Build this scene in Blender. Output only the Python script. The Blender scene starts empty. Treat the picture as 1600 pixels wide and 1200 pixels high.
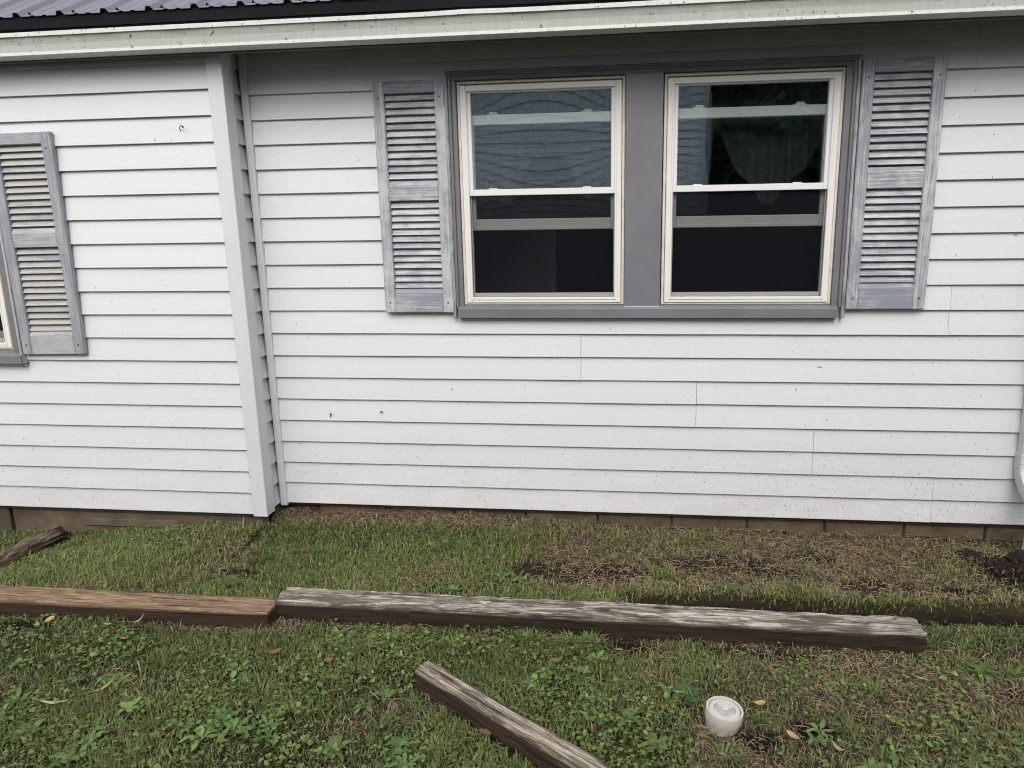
import bpy, math, random
import numpy as np
from mathutils import Vector, Matrix

random.seed(7)
rng = np.random.default_rng(7)
sc = bpy.context.scene
COL = sc.collection
R = math.radians

# ------------------------------------------------------------------ camera, sky, sun, exposure
cam_d = bpy.data.cameras.new("camera")
cam = bpy.data.objects.new("camera", cam_d)
COL.objects.link(cam)
_r = Vector((0.99341928, 0.11377815, -0.01313992))
_u = Vector((-0.01086579, 0.20782989, 0.97810463))
_f = Vector((-0.11401781, 0.97152523, -0.20769851))
cam.matrix_world = Matrix((( _r.x, _u.x, -_f.x, 0.0),
                           ( _r.y, _u.y, -_f.y, -3.808308),
                           ( _r.z, _u.z, -_f.z, 1.549434),
                           (0, 0, 0, 1)))
cam_d.sensor_width = 36.0
cam_d.lens = 1109.0 / 1600.0 * 36.0
cam_d.shift_x = -62.99 / 1600.0
cam_d.clip_start = 0.02
cam_d.clip_end = 400.0
sc.camera = cam

SUN_EL, SUN_AZ = R(42), R(4)      # high soft sun behind cloud, in front of the wall
sun_dir = Vector((math.sin(SUN_AZ) * math.cos(SUN_EL), -math.cos(SUN_AZ) * math.cos(SUN_EL), math.sin(SUN_EL)))
world = bpy.data.worlds.new("World")
sc.world = world
world.use_nodes = True
wn = world.node_tree
for n in list(wn.nodes):
    wn.nodes.remove(n)
w_out = wn.nodes.new("ShaderNodeOutputWorld")
w_bg = wn.nodes.new("ShaderNodeBackground")
w_sky = wn.nodes.new("ShaderNodeTexSky")
w_sky.sky_type = 'NISHITA'
w_sky.sun_disc = False
w_sky.sun_elevation = SUN_EL
w_sky.sun_rotation = math.atan2(sun_dir.x, sun_dir.y)
w_sky.air_density = 1.0
w_sky.dust_density = 4.0
w_hsv = wn.nodes.new("ShaderNodeHueSaturation")
w_hsv.inputs['Saturation'].default_value = 0.42
w_bg.inputs['Strength'].default_value = 0.15
wn.links.new(w_sky.outputs[0], w_hsv.inputs['Color'])
wn.links.new(w_hsv.outputs[0], w_bg.inputs['Color'])
wn.links.new(w_bg.outputs[0], w_out.inputs['Surface'])

sun_d = bpy.data.lights.new("sun", 'SUN')
sun_d.energy = 0.70
sun_d.angle = R(110)
sun_d.color = (1.0, 0.975, 0.94)
sun = bpy.data.objects.new("sun", sun_d)
COL.objects.link(sun)
sun.rotation_euler = sun_dir.to_track_quat('Z', 'Y').to_euler()

sc.view_settings.view_transform = 'Standard'
sc.view_settings.look = 'None'
sc.view_settings.exposure = 0.70
sc.view_settings.gamma = 1.0
sc.view_settings.use_curve_mapping = False
sc.render.engine = 'CYCLES'
sc.cycles.max_bounces = 8
sc.cycles.use_adaptive_sampling = False
sc.cycles.filter_width = 1.05
sc.cycles.use_denoising = True
sc.cycles.denoiser = 'OPENIMAGEDENOISE'
sc.cycles.denoising_input_passes = 'RGB_ALBEDO_NORMAL'
sc.cycles.denoising_prefilter = 'ACCURATE'
sc.cycles.transparent_max_bounces = 16

# ------------------------------------------------------------------ helpers
class MB:
    """collects boxes and prisms, builds ONE mesh object"""
    def __init__(self):
        self.v = []; self.f = []
    def add(self, vs, fs):
        o = len(self.v)
        self.v += [tuple(p) for p in vs]
        self.f += [tuple(i + o for i in f) for f in fs]
        return self
    def box(self, x0, x1, y0, y1, z0, z1, b=0.0):
        if b <= 0:
            vs = [(x, y, z) for z in (z0, z1) for y in (y0, y1) for x in (x0, x1)]
            return self.add(vs, [(0, 2, 3, 1), (4, 5, 7, 6), (0, 1, 5, 4), (2, 6, 7, 3), (0, 4, 6, 2), (1, 3, 7, 5)])
        b = min(b, 0.49 * (x1 - x0), 0.49 * (y1 - y0), 0.49 * (z1 - z0))
        X, Y, Z = (x0, x1), (y0, y1), (z0, z1)
        vs = []; idx = {}
        for i in (0, 1):
            for j in (0, 1):
                for k in (0, 1):
                    sx, sy, sz = (1, -1)[i] * b, (1, -1)[j] * b, (1, -1)[k] * b
                    idx[i, j, k, 0] = len(vs); vs.append((X[i], Y[j] + sy, Z[k] + sz))
                    idx[i, j, k, 1] = len(vs); vs.append((X[i] + sx, Y[j], Z[k] + sz))
                    idx[i, j, k, 2] = len(vs); vs.append((X[i] + sx, Y[j] + sy, Z[k]))
        g = lambda i, j, k, a: idx[i, j, k, a]
        fs = []
        fs.append((g(0,0,0,0), g(0,0,1,0), g(0,1,1,0), g(0,1,0,0)))
        fs.append((g(1,0,0,0), g(1,1,0,0), g(1,1,1,0), g(1,0,1,0)))
        fs.append((g(0,0,0,1), g(1,0,0,1), g(1,0,1,1), g(0,0,1,1)))
        fs.append((g(0,1,0,1), g(0,1,1,1), g(1,1,1,1), g(1,1,0,1)))
        fs.append((g(0,0,0,2), g(0,1,0,2), g(1,1,0,2), g(1,0,0,2)))
        fs.append((g(0,0,1,2), g(1,0,1,2), g(1,1,1,2), g(0,1,1,2)))
        for i in (0, 1):
            for j in (0, 1):
                fs.append((g(i,j,0,0), g(i,j,1,0), g(i,j,1,1), g(i,j,0,1)))
                fs.append((g(i,0,j,0), g(i,1,j,0), g(i,1,j,2), g(i,0,j,2)))
                fs.append((g(0,i,j,1), g(1,i,j,1), g(1,i,j,2), g(0,i,j,2)))
                for k in (0, 1):
                    fs.append((g(i,j,k,0), g(i,j,k,1), g(i,j,k,2)))
        return self.add(vs, fs)
    def prism_x(self, prof, x0, x1, dz0=0.0, dz1=0.0, nx=1):
        """closed (y,z) profile swept along x"""
        n = len(prof); vs = []; fs = []
        for s in range(nx + 1):
            t = s / nx
            x = x0 + (x1 - x0) * t; dz = dz0 + (dz1 - dz0) * t
            vs += [(x, y, z + dz) for y, z in prof]
        for s in range(nx):
            for i in range(n):
                j = (i + 1) % n
                fs.append((s * n + i, s * n + j, (s + 1) * n + j, (s + 1) * n + i))
        fs.append(tuple(range(n - 1, -1, -1)))
        fs.append(tuple(nx * n + i for i in range(n)))
        return self.add(vs, fs)
    def lathe(self, prof, seg=32, cx=0, cy=0):
        vs = []; fs = []; n = len(prof)
        for s in range(seg):
            a = 2 * math.pi * s / seg
            vs += [(cx + r * math.cos(a), cy + r * math.sin(a), z) for r, z in prof]
        for s in range(seg):
            t = (s + 1) % seg
            for i in range(n - 1):
                fs.append((s * n + i, t * n + i, t * n + i + 1, s * n + i + 1))
        fs.append(tuple(s * n for s in range(seg - 1, -1, -1)))
        fs.append(tuple(s * n + n - 1 for s in range(seg)))
        return self.add(vs, fs)
    def tube(self, pts, rad, seg=8):
        vs = []; fs = []
        pts = [Vector(p) for p in pts]
        for i, p in enumerate(pts):
            d = (pts[min(i + 1, len(pts) - 1)] - pts[max(i - 1, 0)]).normalized()
            a = d.cross(Vector((0.3, 0.2, 1)) if abs(d.z) < 0.9 else Vector((0, 1, 0.1))).normalized()
            b = d.cross(a)
            r = rad[i] if isinstance(rad, (list, tuple)) else rad
            for s in range(seg):
                t = 2 * math.pi * s / seg
                vs.append(p + (a * math.cos(t) + b * math.sin(t)) * r)
        for i in range(len(pts) - 1):
            for s in range(seg):
                t = (s + 1) % seg
                fs.append((i * seg + s, i * seg + t, (i + 1) * seg + t, (i + 1) * seg + s))
        fs.append(tuple(range(seg - 1, -1, -1)))
        fs.append(tuple((len(pts) - 1) * seg + s for s in range(seg)))
        return self.add(vs, fs)
    def mesh(self, name):
        m = bpy.data.meshes.new(name)
        m.from_pydata([tuple(p) for p in self.v], [], self.f)
        m.update()
        return m

def obj(name, mb, mat, parent=None, smooth=False, angle=None, loc=None, rot=None):
    m = mb.mesh(name) if isinstance(mb, MB) else mb
    if mat and not m.materials:
        m.materials.append(mat)
    if smooth:
        m.polygons.foreach_set('use_smooth', [True] * len(m.polygons))
        if angle is not None:
            m.set_sharp_from_angle(angle=angle)
    o = bpy.data.objects.new(name, m)
    COL.objects.link(o)
    if parent: o.parent = parent
    if loc: o.location = loc
    if rot: o.rotation_euler = rot
    return o

def empty(name, loc=(0, 0, 0), rot=(0, 0, 0), parent=None):
    o = bpy.data.objects.new(name, None)
    COL.objects.link(o)
    o.location = loc; o.rotation_euler = rot
    o.empty_display_size = 0.1
    if parent: o.parent = parent
    return o

def tag(o, label=None, cat=None, group=None, kind=None):
    if label: o['label'] = label
    if cat: o['category'] = cat
    if group: o['group'] = group
    if kind: o['kind'] = kind
    return o

def copy_tree(o, parent=None):
    c = o.copy(); COL.objects.link(c)
    if parent is not None: c.parent = parent
    for ch in list(o.children):
        copy_tree(ch, c)
    return c

# ---- value noise on arrays
def _h(ix, iy, s):
    n = (ix.astype(np.int64) * 374761393 + iy.astype(np.int64) * 668265263 + s * 982451653) & 0x7fffffff
    n = (n ^ (n >> 13)) * 1274126177 & 0x7fffffff
    return ((n ^ (n >> 16)) & 0xffff) / 65535.0
def vnoise(x, y, s=0):
    x = np.asarray(x, float); y = np.asarray(y, float)
    ix = np.floor(x); iy = np.floor(y); fx = x - ix; fy = y - iy
    fx = fx * fx * (3 - 2 * fx); fy = fy * fy * (3 - 2 * fy)
    a = _h(ix, iy, s); b = _h(ix + 1, iy, s); c = _h(ix, iy + 1, s); d = _h(ix + 1, iy + 1, s)
    return (a * (1 - fx) + b * fx) * (1 - fy) + (c * (1 - fx) + d * fx) * fy
def fbm(x, y, s=0, o=4):
    t = 0; a = 0.5; k = 1.0; w = 0
    for i in range(o):
        t = t + a * vnoise(x * k, y * k, s + i * 17); w += a
        a *= 0.5; k *= 2.03
    return t / w
def sstep(a, b, x):
    t = np.clip((np.asarray(x, float) - a) / (b - a), 0, 1)
    return t * t * (3 - 2 * t)

# ------------------------------------------------------------------ materials
class NT:
    def __init__(self, name):
        self.m = bpy.data.materials.new(name)
        self.m.use_nodes = True
        self.t = self.m.node_tree
        self.b = self.t.nodes['Principled BSDF']
        self.out = self.t.nodes['Material Output']
    def n(self, typ, **kw):
        nd = self.t.nodes.new('ShaderNode' + typ)
        for k, v in kw.items():
            if hasattr(nd, k): setattr(nd, k, v)
            else: nd.inputs[k].default_value = v
        return nd
    def l(self, a, b): self.t.links.new(a, b)
    def coords(self, scale=(1, 1, 1), rand=False):
        tc = self.n('TexCoord'); mp = self.n('Mapping')
        mp.inputs['Scale'].default_value = scale
        src = tc.outputs['Object']
        if rand:
            oi = self.n('ObjectInfo'); ml = self.n('Math', operation='MULTIPLY'); ml.inputs[1].default_value = 37.0
            self.l(oi.outputs['Random'], ml.inputs[0])
            cx = self.n('CombineXYZ')
            for i in range(3): self.l(ml.outputs[0], cx.inputs[i])
            ad = self.n('VectorMath', operation='ADD')
            self.l(src, ad.inputs[0]); self.l(cx.outputs[0], ad.inputs[1]); src = ad.outputs[0]
        self.l(src, mp.inputs['Vector'])
        return mp.outputs['Vector']
    def noise(self, vec, scale, detail=4, rough=0.55, dist=0.0):
        nd = self.n('TexNoise')
        nd.inputs['Scale'].default_value = scale; nd.inputs['Detail'].default_value = detail
        nd.inputs['Roughness'].default_value = rough; nd.inputs['Distortion'].default_value = dist
        self.l(vec, nd.inputs['Vector'])
        return nd.outputs['Fac']
    def ramp(self, fac, stops, interp='LINEAR'):
        nd = self.n('ValToRGB'); cr = nd.color_ramp; cr.interpolation = interp
        while len(cr.elements) < len(stops): cr.elements.new(0.5)
        for e, (p, c) in zip(cr.elements, stops):
            e.position = p; e.color = (*c, 1) if len(c) == 3 else c
        self.l(fac, nd.inputs['Fac'])
        return nd.outputs['Color']
    def mapr(self, fac, a, b, c=0.0, d=1.0):
        nd = self.n('MapRange'); self.l(fac, nd.inputs['Value'])
        for k, v in zip(('From Min', 'From Max', 'To Min', 'To Max'), (a, b, c, d)): nd.inputs[k].default_value = v
        return nd.outputs['Result']
    def mix(self, fac, a, b, blend='MIX'):
        nd = self.n('Mix', data_type='RGBA', blend_type=blend)
        for s, v in ((nd.inputs['Factor'], fac), (nd.inputs['A'], a), (nd.inputs['B'], b)):
            pass
        fi = nd.inputs[0]; ai = nd.inputs[6]; bi = nd.inputs[7]
        for s, v in ((fi, fac), (ai, a), (bi, b)):
            if isinstance(v, (int, float)): s.default_value = v
            elif isinstance(v, tuple): s.default_value = (*v, 1)
            else: self.l(v, s)
        return nd.outputs[2]
    def math(self, op, a, b=0.0):
        nd = self.n('Math', operation=op)
        for i, v in enumerate((a, b)):
            if isinstance(v, (int, float)): nd.inputs[i].default_value = v
            else: self.l(v, nd.inputs[i])
        return nd.outputs[0]
    def bump(self, h, strength=0.3, dist=0.002):
        nd = self.n('Bump'); nd.inputs['Strength'].default_value = strength; nd.inputs['Distance'].default_value = dist
        self.l(h, nd.inputs['Height']); self.l(nd.outputs[0], self.b.inputs['Normal'])
    def set(self, color=None, rough=None, metal=None, spec=None):
        if color is not None:
            if isinstance(color, tuple): self.b.inputs['Base Color'].default_value = (*color, 1)
            else: self.l(color, self.b.inputs['Base Color'])
        if rough is not None: 
            if isinstance(rough, (int, float)): self.b.inputs['Roughness'].default_value = rough
            else: self.l(rough, self.b.inputs['Roughness'])
        if metal is not None: self.b.inputs['Metallic'].default_value = metal
        if spec is not None: self.b.inputs['Specular IOR Level'].default_value = spec
        return self.m

def specks(k, scale, size, thr, stretch=1.0):
    """small separate dirt marks on an upright face: 1 where a mark is; thr = share of cells with a mark"""
    tc = k.n('TexCoord'); sx = k.n('SeparateXYZ'); k.l(tc.outputs['Object'], sx.inputs[0])
    cx = k.n('CombineXYZ')
    k.l(k.math('ADD', sx.outputs['X'], sx.outputs['Y']), cx.inputs[0]); k.l(k.math('MULTIPLY', sx.outputs['Z'], stretch), cx.inputs[1])
    v = cx.outputs[0]
    dn = k.n('TexNoise'); dn.inputs['Scale'].default_value = scale * 1.7; dn.inputs['Detail'].default_value = 2
    k.l(v, dn.inputs['Vector'])
    mx = k.n('VectorMath', operation='SCALE'); mx.inputs['Scale'].default_value = 0.8 / scale
    k.l(dn.outputs['Color'], mx.inputs[0])
    ad = k.n('VectorMath', operation='ADD'); k.l(v, ad.inputs[0]); k.l(mx.outputs[0], ad.inputs[1])
    vo = k.n('TexVoronoi'); vo.voronoi_dimensions = '2D'; vo.inputs['Scale'].default_value = scale
    k.l(ad.outputs[0], vo.inputs['Vector'])
    sp = k.n('SeparateColor'); k.l(vo.outputs['Color'], sp.inputs[0])
    sz = k.math('MULTIPLY', k.math('POWER', sp.outputs[1], 2.0), size)
    inside = k.math('LESS_THAN', vo.outputs['Distance'], sz)
    has = k.math('LESS_THAN', sp.outputs[0], thr)
    return k.math('MULTIPLY', inside, has)

def mat_siding(vertical=False):
    k = NT('vinyl_siding')
    tc = k.n('TexCoord'); sx = k.n('SeparateXYZ'); k.l(tc.outputs['Object'], sx.inputs[0])
    z = sx.outputs['Z']
    g = k.noise(k.coords((2.2, 2.2, 95), True), 1.0, 5, 0.62, 0.4)
    g2 = k.noise(k.coords((6, 6, 260), True), 1.0, 3, 0.6)
    hgt = k.math('ADD', g, k.math('MULTIPLY', g2, 0.4))
    oi = k.n('ObjectInfo')
    base = k.mix(k.mapr(oi.outputs['Random'], 0, 1), (0.585, 0.603, 0.620), (0.612, 0.626, 0.640))
    base = k.mix(k.mapr(g, 0.3, 0.75, 0.0, 0.16), base, (0.60, 0.61, 0.61))
    # grime film: soft, thickest low down; under the eave grime and painted shade
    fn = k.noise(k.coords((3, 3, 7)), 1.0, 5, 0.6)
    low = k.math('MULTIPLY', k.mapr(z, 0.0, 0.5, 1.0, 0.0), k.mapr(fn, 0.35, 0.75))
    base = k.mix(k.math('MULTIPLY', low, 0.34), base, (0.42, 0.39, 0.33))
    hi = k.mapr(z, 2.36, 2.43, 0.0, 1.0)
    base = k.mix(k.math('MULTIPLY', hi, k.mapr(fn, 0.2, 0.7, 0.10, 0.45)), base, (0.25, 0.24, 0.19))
    dens = k.math('ADD', k.mapr(z, 0.0, 0.48, 0.62, 0.05), k.mapr(z, 0.4, 1.5, 0.04, 0.0))
    patch = k.noise(k.coords((2, 2, 2)), 1.0, 3)
    dens = k.math('MULTIPLY', dens, k.mapr(patch, 0.32, 0.66, 0.08, 1.3))
    dens = k.math('MULTIPLY', dens, k.mapr(sx.outputs['X'], -1.5, 1.6, 0.5, 1.45))
    s1 = specks(k, 70, 0.20, k.math('MULTIPLY', dens, 0.55), 0.5)
    s2 = specks(k, 150, 0.36, k.math('MULTIPLY', dens, 1.1), 0.55)
    s3 = specks(k, 9, 0.042, 0.20)
    s = k.math('MAXIMUM', k.math('MAXIMUM', s1, k.math('MULTIPLY', s2, 0.55)), s3)
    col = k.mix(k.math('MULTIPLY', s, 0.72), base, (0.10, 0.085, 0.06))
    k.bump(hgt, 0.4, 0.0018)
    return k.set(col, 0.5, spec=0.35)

def mat_simple(name, color, rough=0.5, metal=0.0, var=0.08, scale=8, bump=0.0, bscale=60, spec=0.4, stain=None):
    k = NT(name)
    v = k.coords((1, 1, 1), True)
    f = k.noise(v, scale, 5)
    lo = tuple(c * (1 - var) for c in color); hi = tuple(min(1, c * (1 + var)) for c in color)
    c = k.mix(k.mapr(f, 0.3, 0.7), lo, hi)
    if stain:
        c = k.mix(k.mapr(k.noise(v, scale * 2.3, 6, 0.65), 0.5, 0.75, 0, stain[1]), c, stain[0])
    if bump: k.bump(k.noise(v, bscale, 4), bump, 0.002)
    return k.set(c, rough, metal, spec)

def mat_paint(name, axis, cream_bias=0.0, cream=(0.50, 0.51, 0.505), grey=(0.235, 0.251, 0.288)):
    """blue-grey shutter paint brushed thinly over old cream paint, strokes along one axis"""
    k = NT(name)
    sc1 = {'x': (5, 120, 150), 'z': (150, 120, 5)}[axis]
    sc2 = {'x': (14, 380, 420), 'z': (420, 380, 14)}[axis]
    v1 = k.coords(sc1, True); v2 = k.coords(sc2, True); v3 = k.coords((7, 7, 7), True)
    a = k.noise(v1, 1, 6, 0.6, 0.6); b = k.noise(v2, 1, 3, 0.6); c = k.noise(v3, 1, 4, 0.6, 0.8)
    oi = k.n('ObjectInfo')
    t = k.math('ADD', k.math('MULTIPLY', a, 0.75), k.math('MULTIPLY', b, 0.25))
    t = k.math('ADD', t, k.math('MULTIPLY', k.math('SUBTRACT', c, 0.5), 0.7))
    t = k.math('ADD', t, k.math('MULTIPLY', k.math('SUBTRACT', oi.outputs['Random'], 0.5), 0.16))
    t = k.math('ADD', t, cream_bias)
    m = k.mapr(t, 0.40, 0.66)
    gcol = k.mix(k.mapr(a, 0.3, 0.7), tuple(x * 0.82 for x in grey), tuple(x * 1.25 for x in grey))
    ccol = k.mix(k.mapr(b, 0.3, 0.7), tuple(x * 0.86 for x in cream), tuple(min(1, x * 1.12) for x in cream))
    wood = k.mapr(k.noise(v1, 2.2, 5, 0.6), 0.62, 0.72, 0, 0.55)
    ccol = k.mix(wood, ccol, (0.30, 0.29, 0.26))
    col = k.mix(k.math('MULTIPLY', m, 0.92), gcol, ccol)
    k.bump(k.math('ADD', a, k.math('MULTIPLY', b, 0.5)), 0.45, 0.0015)
    return k.set(col, 0.62, spec=0.3)

def mat_timber(name, pale, mid, dark, side, top_amt, top_lo, top_hi, mottle=0.5):
    """old sawn timber: bleached upper surface, damp sides with shade painted in, checks along the grain (local x)"""
    k = NT(name)
    tc = k.n('TexCoord'); sx = k.n('SeparateXYZ'); k.l(tc.outputs['Object'], sx.inputs[0])
    def warped(scale, amt):
        """grain coordinates that wander along the log"""
        v0 = k.coords((1, 1, 1), True)
        wn_ = k.n('TexNoise'); wn_.inputs['Scale'].default_value = 5.5; wn_.inputs['Detail'].default_value = 3
        k.l(v0, wn_.inputs['Vector'])
        c_ = k.n('VectorMath', operation='SUBTRACT'); c_.inputs[1].default_value = (0.5, 0.5, 0.5); k.l(wn_.outputs['Color'], c_.inputs[0])
        s_ = k.n('VectorMath', operation='SCALE'); s_.inputs['Scale'].default_value = amt; k.l(c_.outputs[0], s_.inputs[0])
        a_ = k.n('VectorMath', operation='ADD'); k.l(v0, a_.inputs[0]); k.l(s_.outputs[0], a_.inputs[1])
        m_ = k.n('Mapping'); m_.inputs['Scale'].default_value = scale; k.l(a_.outputs[0], m_.inputs['Vector'])
        return m_.outputs[0]
    g = k.noise(warped((1.7, 95, 95), 0.022), 1, 9, 0.74, 0.5)
    g2 = k.noise(warped((5, 360, 360), 0.010), 1, 4, 0.65, 0.3)
    br = k.noise(k.coords((4.5, 17, 17), True), 1, 7, 0.68, 1.2)
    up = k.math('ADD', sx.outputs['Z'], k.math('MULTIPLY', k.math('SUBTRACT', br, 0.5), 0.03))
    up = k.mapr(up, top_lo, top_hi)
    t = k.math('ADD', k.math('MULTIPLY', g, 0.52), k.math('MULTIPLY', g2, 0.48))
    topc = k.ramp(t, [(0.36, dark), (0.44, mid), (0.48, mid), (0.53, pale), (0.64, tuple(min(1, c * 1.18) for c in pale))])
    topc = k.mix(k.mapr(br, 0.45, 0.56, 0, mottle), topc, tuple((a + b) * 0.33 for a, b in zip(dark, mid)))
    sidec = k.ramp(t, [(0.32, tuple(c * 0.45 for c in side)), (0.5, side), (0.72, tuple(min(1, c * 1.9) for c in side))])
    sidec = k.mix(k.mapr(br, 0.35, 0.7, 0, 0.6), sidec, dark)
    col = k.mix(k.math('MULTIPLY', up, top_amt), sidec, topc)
    chk = k.mapr(k.noise(warped((1.5, 75, 75), 0.016), 1, 3, 0.5, 0.3), 0.350, 0.385, 1, 0)
    kn = k.n('TexVoronoi'); kn.inputs['Scale'].default_value = 1.0; k.l(k.coords((3.0, 9, 9), True), kn.inputs['Vector'])
    chk = k.math('MAXIMUM', chk, k.mapr(kn.outputs['Distance'], 0.10, 0.17, 0.9, 0))
    col = k.mix(k.math('MULTIPLY', chk, 0.75), col, tuple(c * 0.5 for c in dark))
    k.bump(k.math('SUBTRACT', t, k.math('MULTIPLY', chk, 0.5)), 0.8, 0.006)
    return k.set(col, 0.88, spec=0.2)

def mat_vcol(name, rough=0.7, trans=0.0, spec=0.3, noise_amt=0.0):
    k = NT(name)
    at = k.n('Attribute'); at.attribute_name = 'tint'
    k.l(at.outputs['Color'], k.b.inputs['Base Color'])
    k.set(None, rough, spec=spec)
    if trans > 0:
        tr = k.n('BsdfTranslucent'); k.l(at.outputs['Color'], tr.inputs['Color'])
        mx = k.n('MixShader'); mx.inputs[0].default_value = trans
        k.l(k.b.outputs[0], mx.inputs[1]); k.l(tr.outputs[0], mx.inputs[2])
        k.l(mx.outputs[0], k.out.inputs['Surface'])
    return k.m

def mat_glass(name, refl):
    k = NT(name)
    k.t.nodes.remove(k.b)
    tr = k.n('BsdfTransparent'); tr.inputs['Color'].default_value = (0.93, 0.96, 0.95, 1)
    gl = k.n('BsdfGlossy'); gl.inputs['Roughness'].default_value = 0.0; gl.inputs['Color'].default_value = (0.93, 0.98, 1.0, 1)
    lw = k.n('LayerWeight'); lw.inputs['Blend'].default_value = 0.5
    p = k.math('POWER', lw.outputs['Facing'], 5.0)
    f = k.math('ADD', refl, k.math('MULTIPLY', p, 1 - refl))
    mx = k.n('MixShader'); k.l(f, mx.inputs[0]); k.l(tr.outputs[0], mx.inputs[1]); k.l(gl.outputs[0], mx.inputs[2])
    k.l(mx.outputs[0], k.out.inputs['Surface'])
    return k.m

def mat_screen():
    k = NT('insect_screen_mesh')
    k.t.nodes.remove(k.b)
    tr = k.n('BsdfTransparent'); df = k.n('BsdfDiffuse')
    v = k.coords((1, 1, 1)); f = k.noise(v, 7, 3)
    k.l(k.mix(f, (0.011, 0.012, 0.015), (0.017, 0.018, 0.022)), df.inputs['Color'])
    mx = k.n('MixShader'); mx.inputs[0].default_value = 0.52
    k.l(tr.outputs[0], mx.inputs[1]); k.l(df.outputs[0], mx.inputs[2]); k.l(mx.outputs[0], k.out.inputs['Surface'])
    return k.m

def mat_gutter():
    k = NT('painted_gutter_metal')
    v = k.coords((1, 1, 1)); tc = k.n('TexCoord'); sx = k.n('SeparateXYZ'); k.l(tc.outputs['Object'], sx.inputs[0])
    st = k.noise(k.coords((30, 1, 3)), 1, 5, 0.6)
    b = k.mix(k.mapr(st, 0.3, 0.75), (0.43, 0.445, 0.415), (0.36, 0.37, 0.335))
    band = k.math('MULTIPLY', k.mapr(sx.outputs['Z'], 0.057, 0.082), k.mapr(k.noise(k.coords((4, 4, 30)), 1, 5, 0.65), 0.42, 0.68))
    band = k.math('MULTIPLY', band, k.mapr(sx.outputs['Z'], 0.083, 0.085, 1, 0))
    b = k.mix(k.math('MULTIPLY', band, 0.75), b, (0.10, 0.115, 0.07))
    lit_lip = k.math('MAXIMUM', k.mapr(sx.outputs['Z'], 0.0835, 0.085), k.mapr(sx.outputs['Z'], 0.0145, 0.016, 1, 0))
    b = k.mix(lit_lip, b, k.mix(k.mapr(st, 0.35, 0.7), (0.64, 0.65, 0.63), (0.56, 0.57, 0.54)))  # lips lighter, face darker: light from above put into the colour
    s = k.math('MAXIMUM', specks(k, 24, 0.16, 0.22), specks(k, 85, 0.34, k.mapr(k.noise(v, 2.2, 3), 0.42, 0.68, 0.0, 0.5)))
    b = k.mix(k.math('MULTIPLY', s, 0.85), b, (0.06, 0.06, 0.045))
    return k.set(b, 0.45, spec=0.4)

def mat_ground():
    k = NT('lawn_soil')
    at = k.n('Attribute'); at.attribute_name = 'tint'
    v = k.coords((1, 1, 1))
    f = k.noise(v, 45, 6, 0.7); g = k.noise(v, 220, 3, 0.6)
    c = k.mix(k.mapr(f, 0.3, 0.7, 0.0, 0.55), at.outputs['Color'], (0.012, 0.009, 0.006))
    c = k.mix(k.mapr(g, 0.60, 0.78, 0, 0.20), c, (0.08, 0.062, 0.038))
    k.bump(k.math('ADD', f, k.math('MULTIPLY', g, 0.4)), 0.9, 0.012)
    return k.set(c, 0.95, spec=0.15)

M = {}
M['siding'] = mat_siding()
M['trim'] = mat_simple('white_vinyl_trim', (0.575, 0.592, 0.61), 0.5, var=0.03, scale=6, stain=((0.42, 0.40, 0.35), 0.10))
M['frame'] = mat_simple('cream_window_vinyl', (0.72, 0.70, 0.64), 0.4, var=0.03, scale=9, stain=((0.52, 0.46, 0.36), 0.15))
M['flange'] = mat_simple('tan_caulk_flange', (0.68, 0.645, 0.57), 0.55, var=0.08, scale=14, stain=((0.33, 0.27, 0.19), 0.45))
M['sash_in'] = mat_simple('white_sash_vinyl', (0.70, 0.71, 0.70), 0.4, var=0.02)
M['casing'] = mat_simple('slate_grey_casing_paint', (0.158, 0.161, 0.176), 0.42, var=0.10, scale=6, bump=0.05, bscale=40)
M['casing_old'] = mat_paint('worn_grey_casing_paint', 'z', 0.10, cream=(0.42, 0.43, 0.39), grey=(0.15, 0.155, 0.165))
M['casing_head'] = mat_paint('shaded_worn_head_paint', 'x', -0.16, cream=(0.30, 0.31, 0.28), grey=(0.13, 0.135, 0.14))  # worn grey, darker than the other casing: shade on the head painted in
M['paint_x'] = mat_paint('brushed_shutter_paint_across', 'x', -0.07)
M['paint_slat'] = mat_paint('brushed_slat_paint', 'x', 0.04)
M['paint_z'] = mat_paint('brushed_shutter_paint_along', 'z', -0.015)
M['paint_x2'] = mat_paint('faded_shutter_paint_across', 'x', 0.0, cream=(0.40, 0.40, 0.385), grey=(0.235, 0.25, 0.30))
M['paint_slat2'] = mat_paint('faded_slat_paint', 'x', 0.15, cream=(0.40, 0.395, 0.37), grey=(0.25, 0.258, 0.285))
M['paint_z2'] = mat_paint('faded_shutter_paint_along', 'z', -0.04, cream=(0.40, 0.40, 0.385), grey=(0.245, 0.256, 0.288))
M['screw'] = mat_simple('dark_screw_metal', (0.05, 0.045, 0.045), 0.5, 0.6)
M['glass'] = mat_glass('window_glass', 0.155)
M['screen'] = mat_screen()
M['screen_bar'] = mat_simple('screen_bar_aluminium', (0.30, 0.295, 0.285), 0.45, var=0.06)
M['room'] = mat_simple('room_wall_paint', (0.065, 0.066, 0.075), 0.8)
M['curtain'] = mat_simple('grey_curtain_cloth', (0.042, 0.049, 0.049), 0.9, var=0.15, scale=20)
M['gutter'] = mat_gutter()
M['fascia'] = mat_simple('dark_fascia_metal', (0.11, 0.11, 0.115), 0.5, var=0.06)
M['roof_trim'] = mat_simple('black_eave_trim', (0.008, 0.008, 0.010), 0.7, var=0.1, spec=0.1)
M['roof'] = mat_simple('grey_roof_metal', (0.22, 0.212, 0.245), 0.42, 0.3, var=0.05, scale=3)
M['soffit'] = mat_simple('soffit_vinyl', (0.40, 0.39, 0.34), 0.6, var=0.1)
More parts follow.
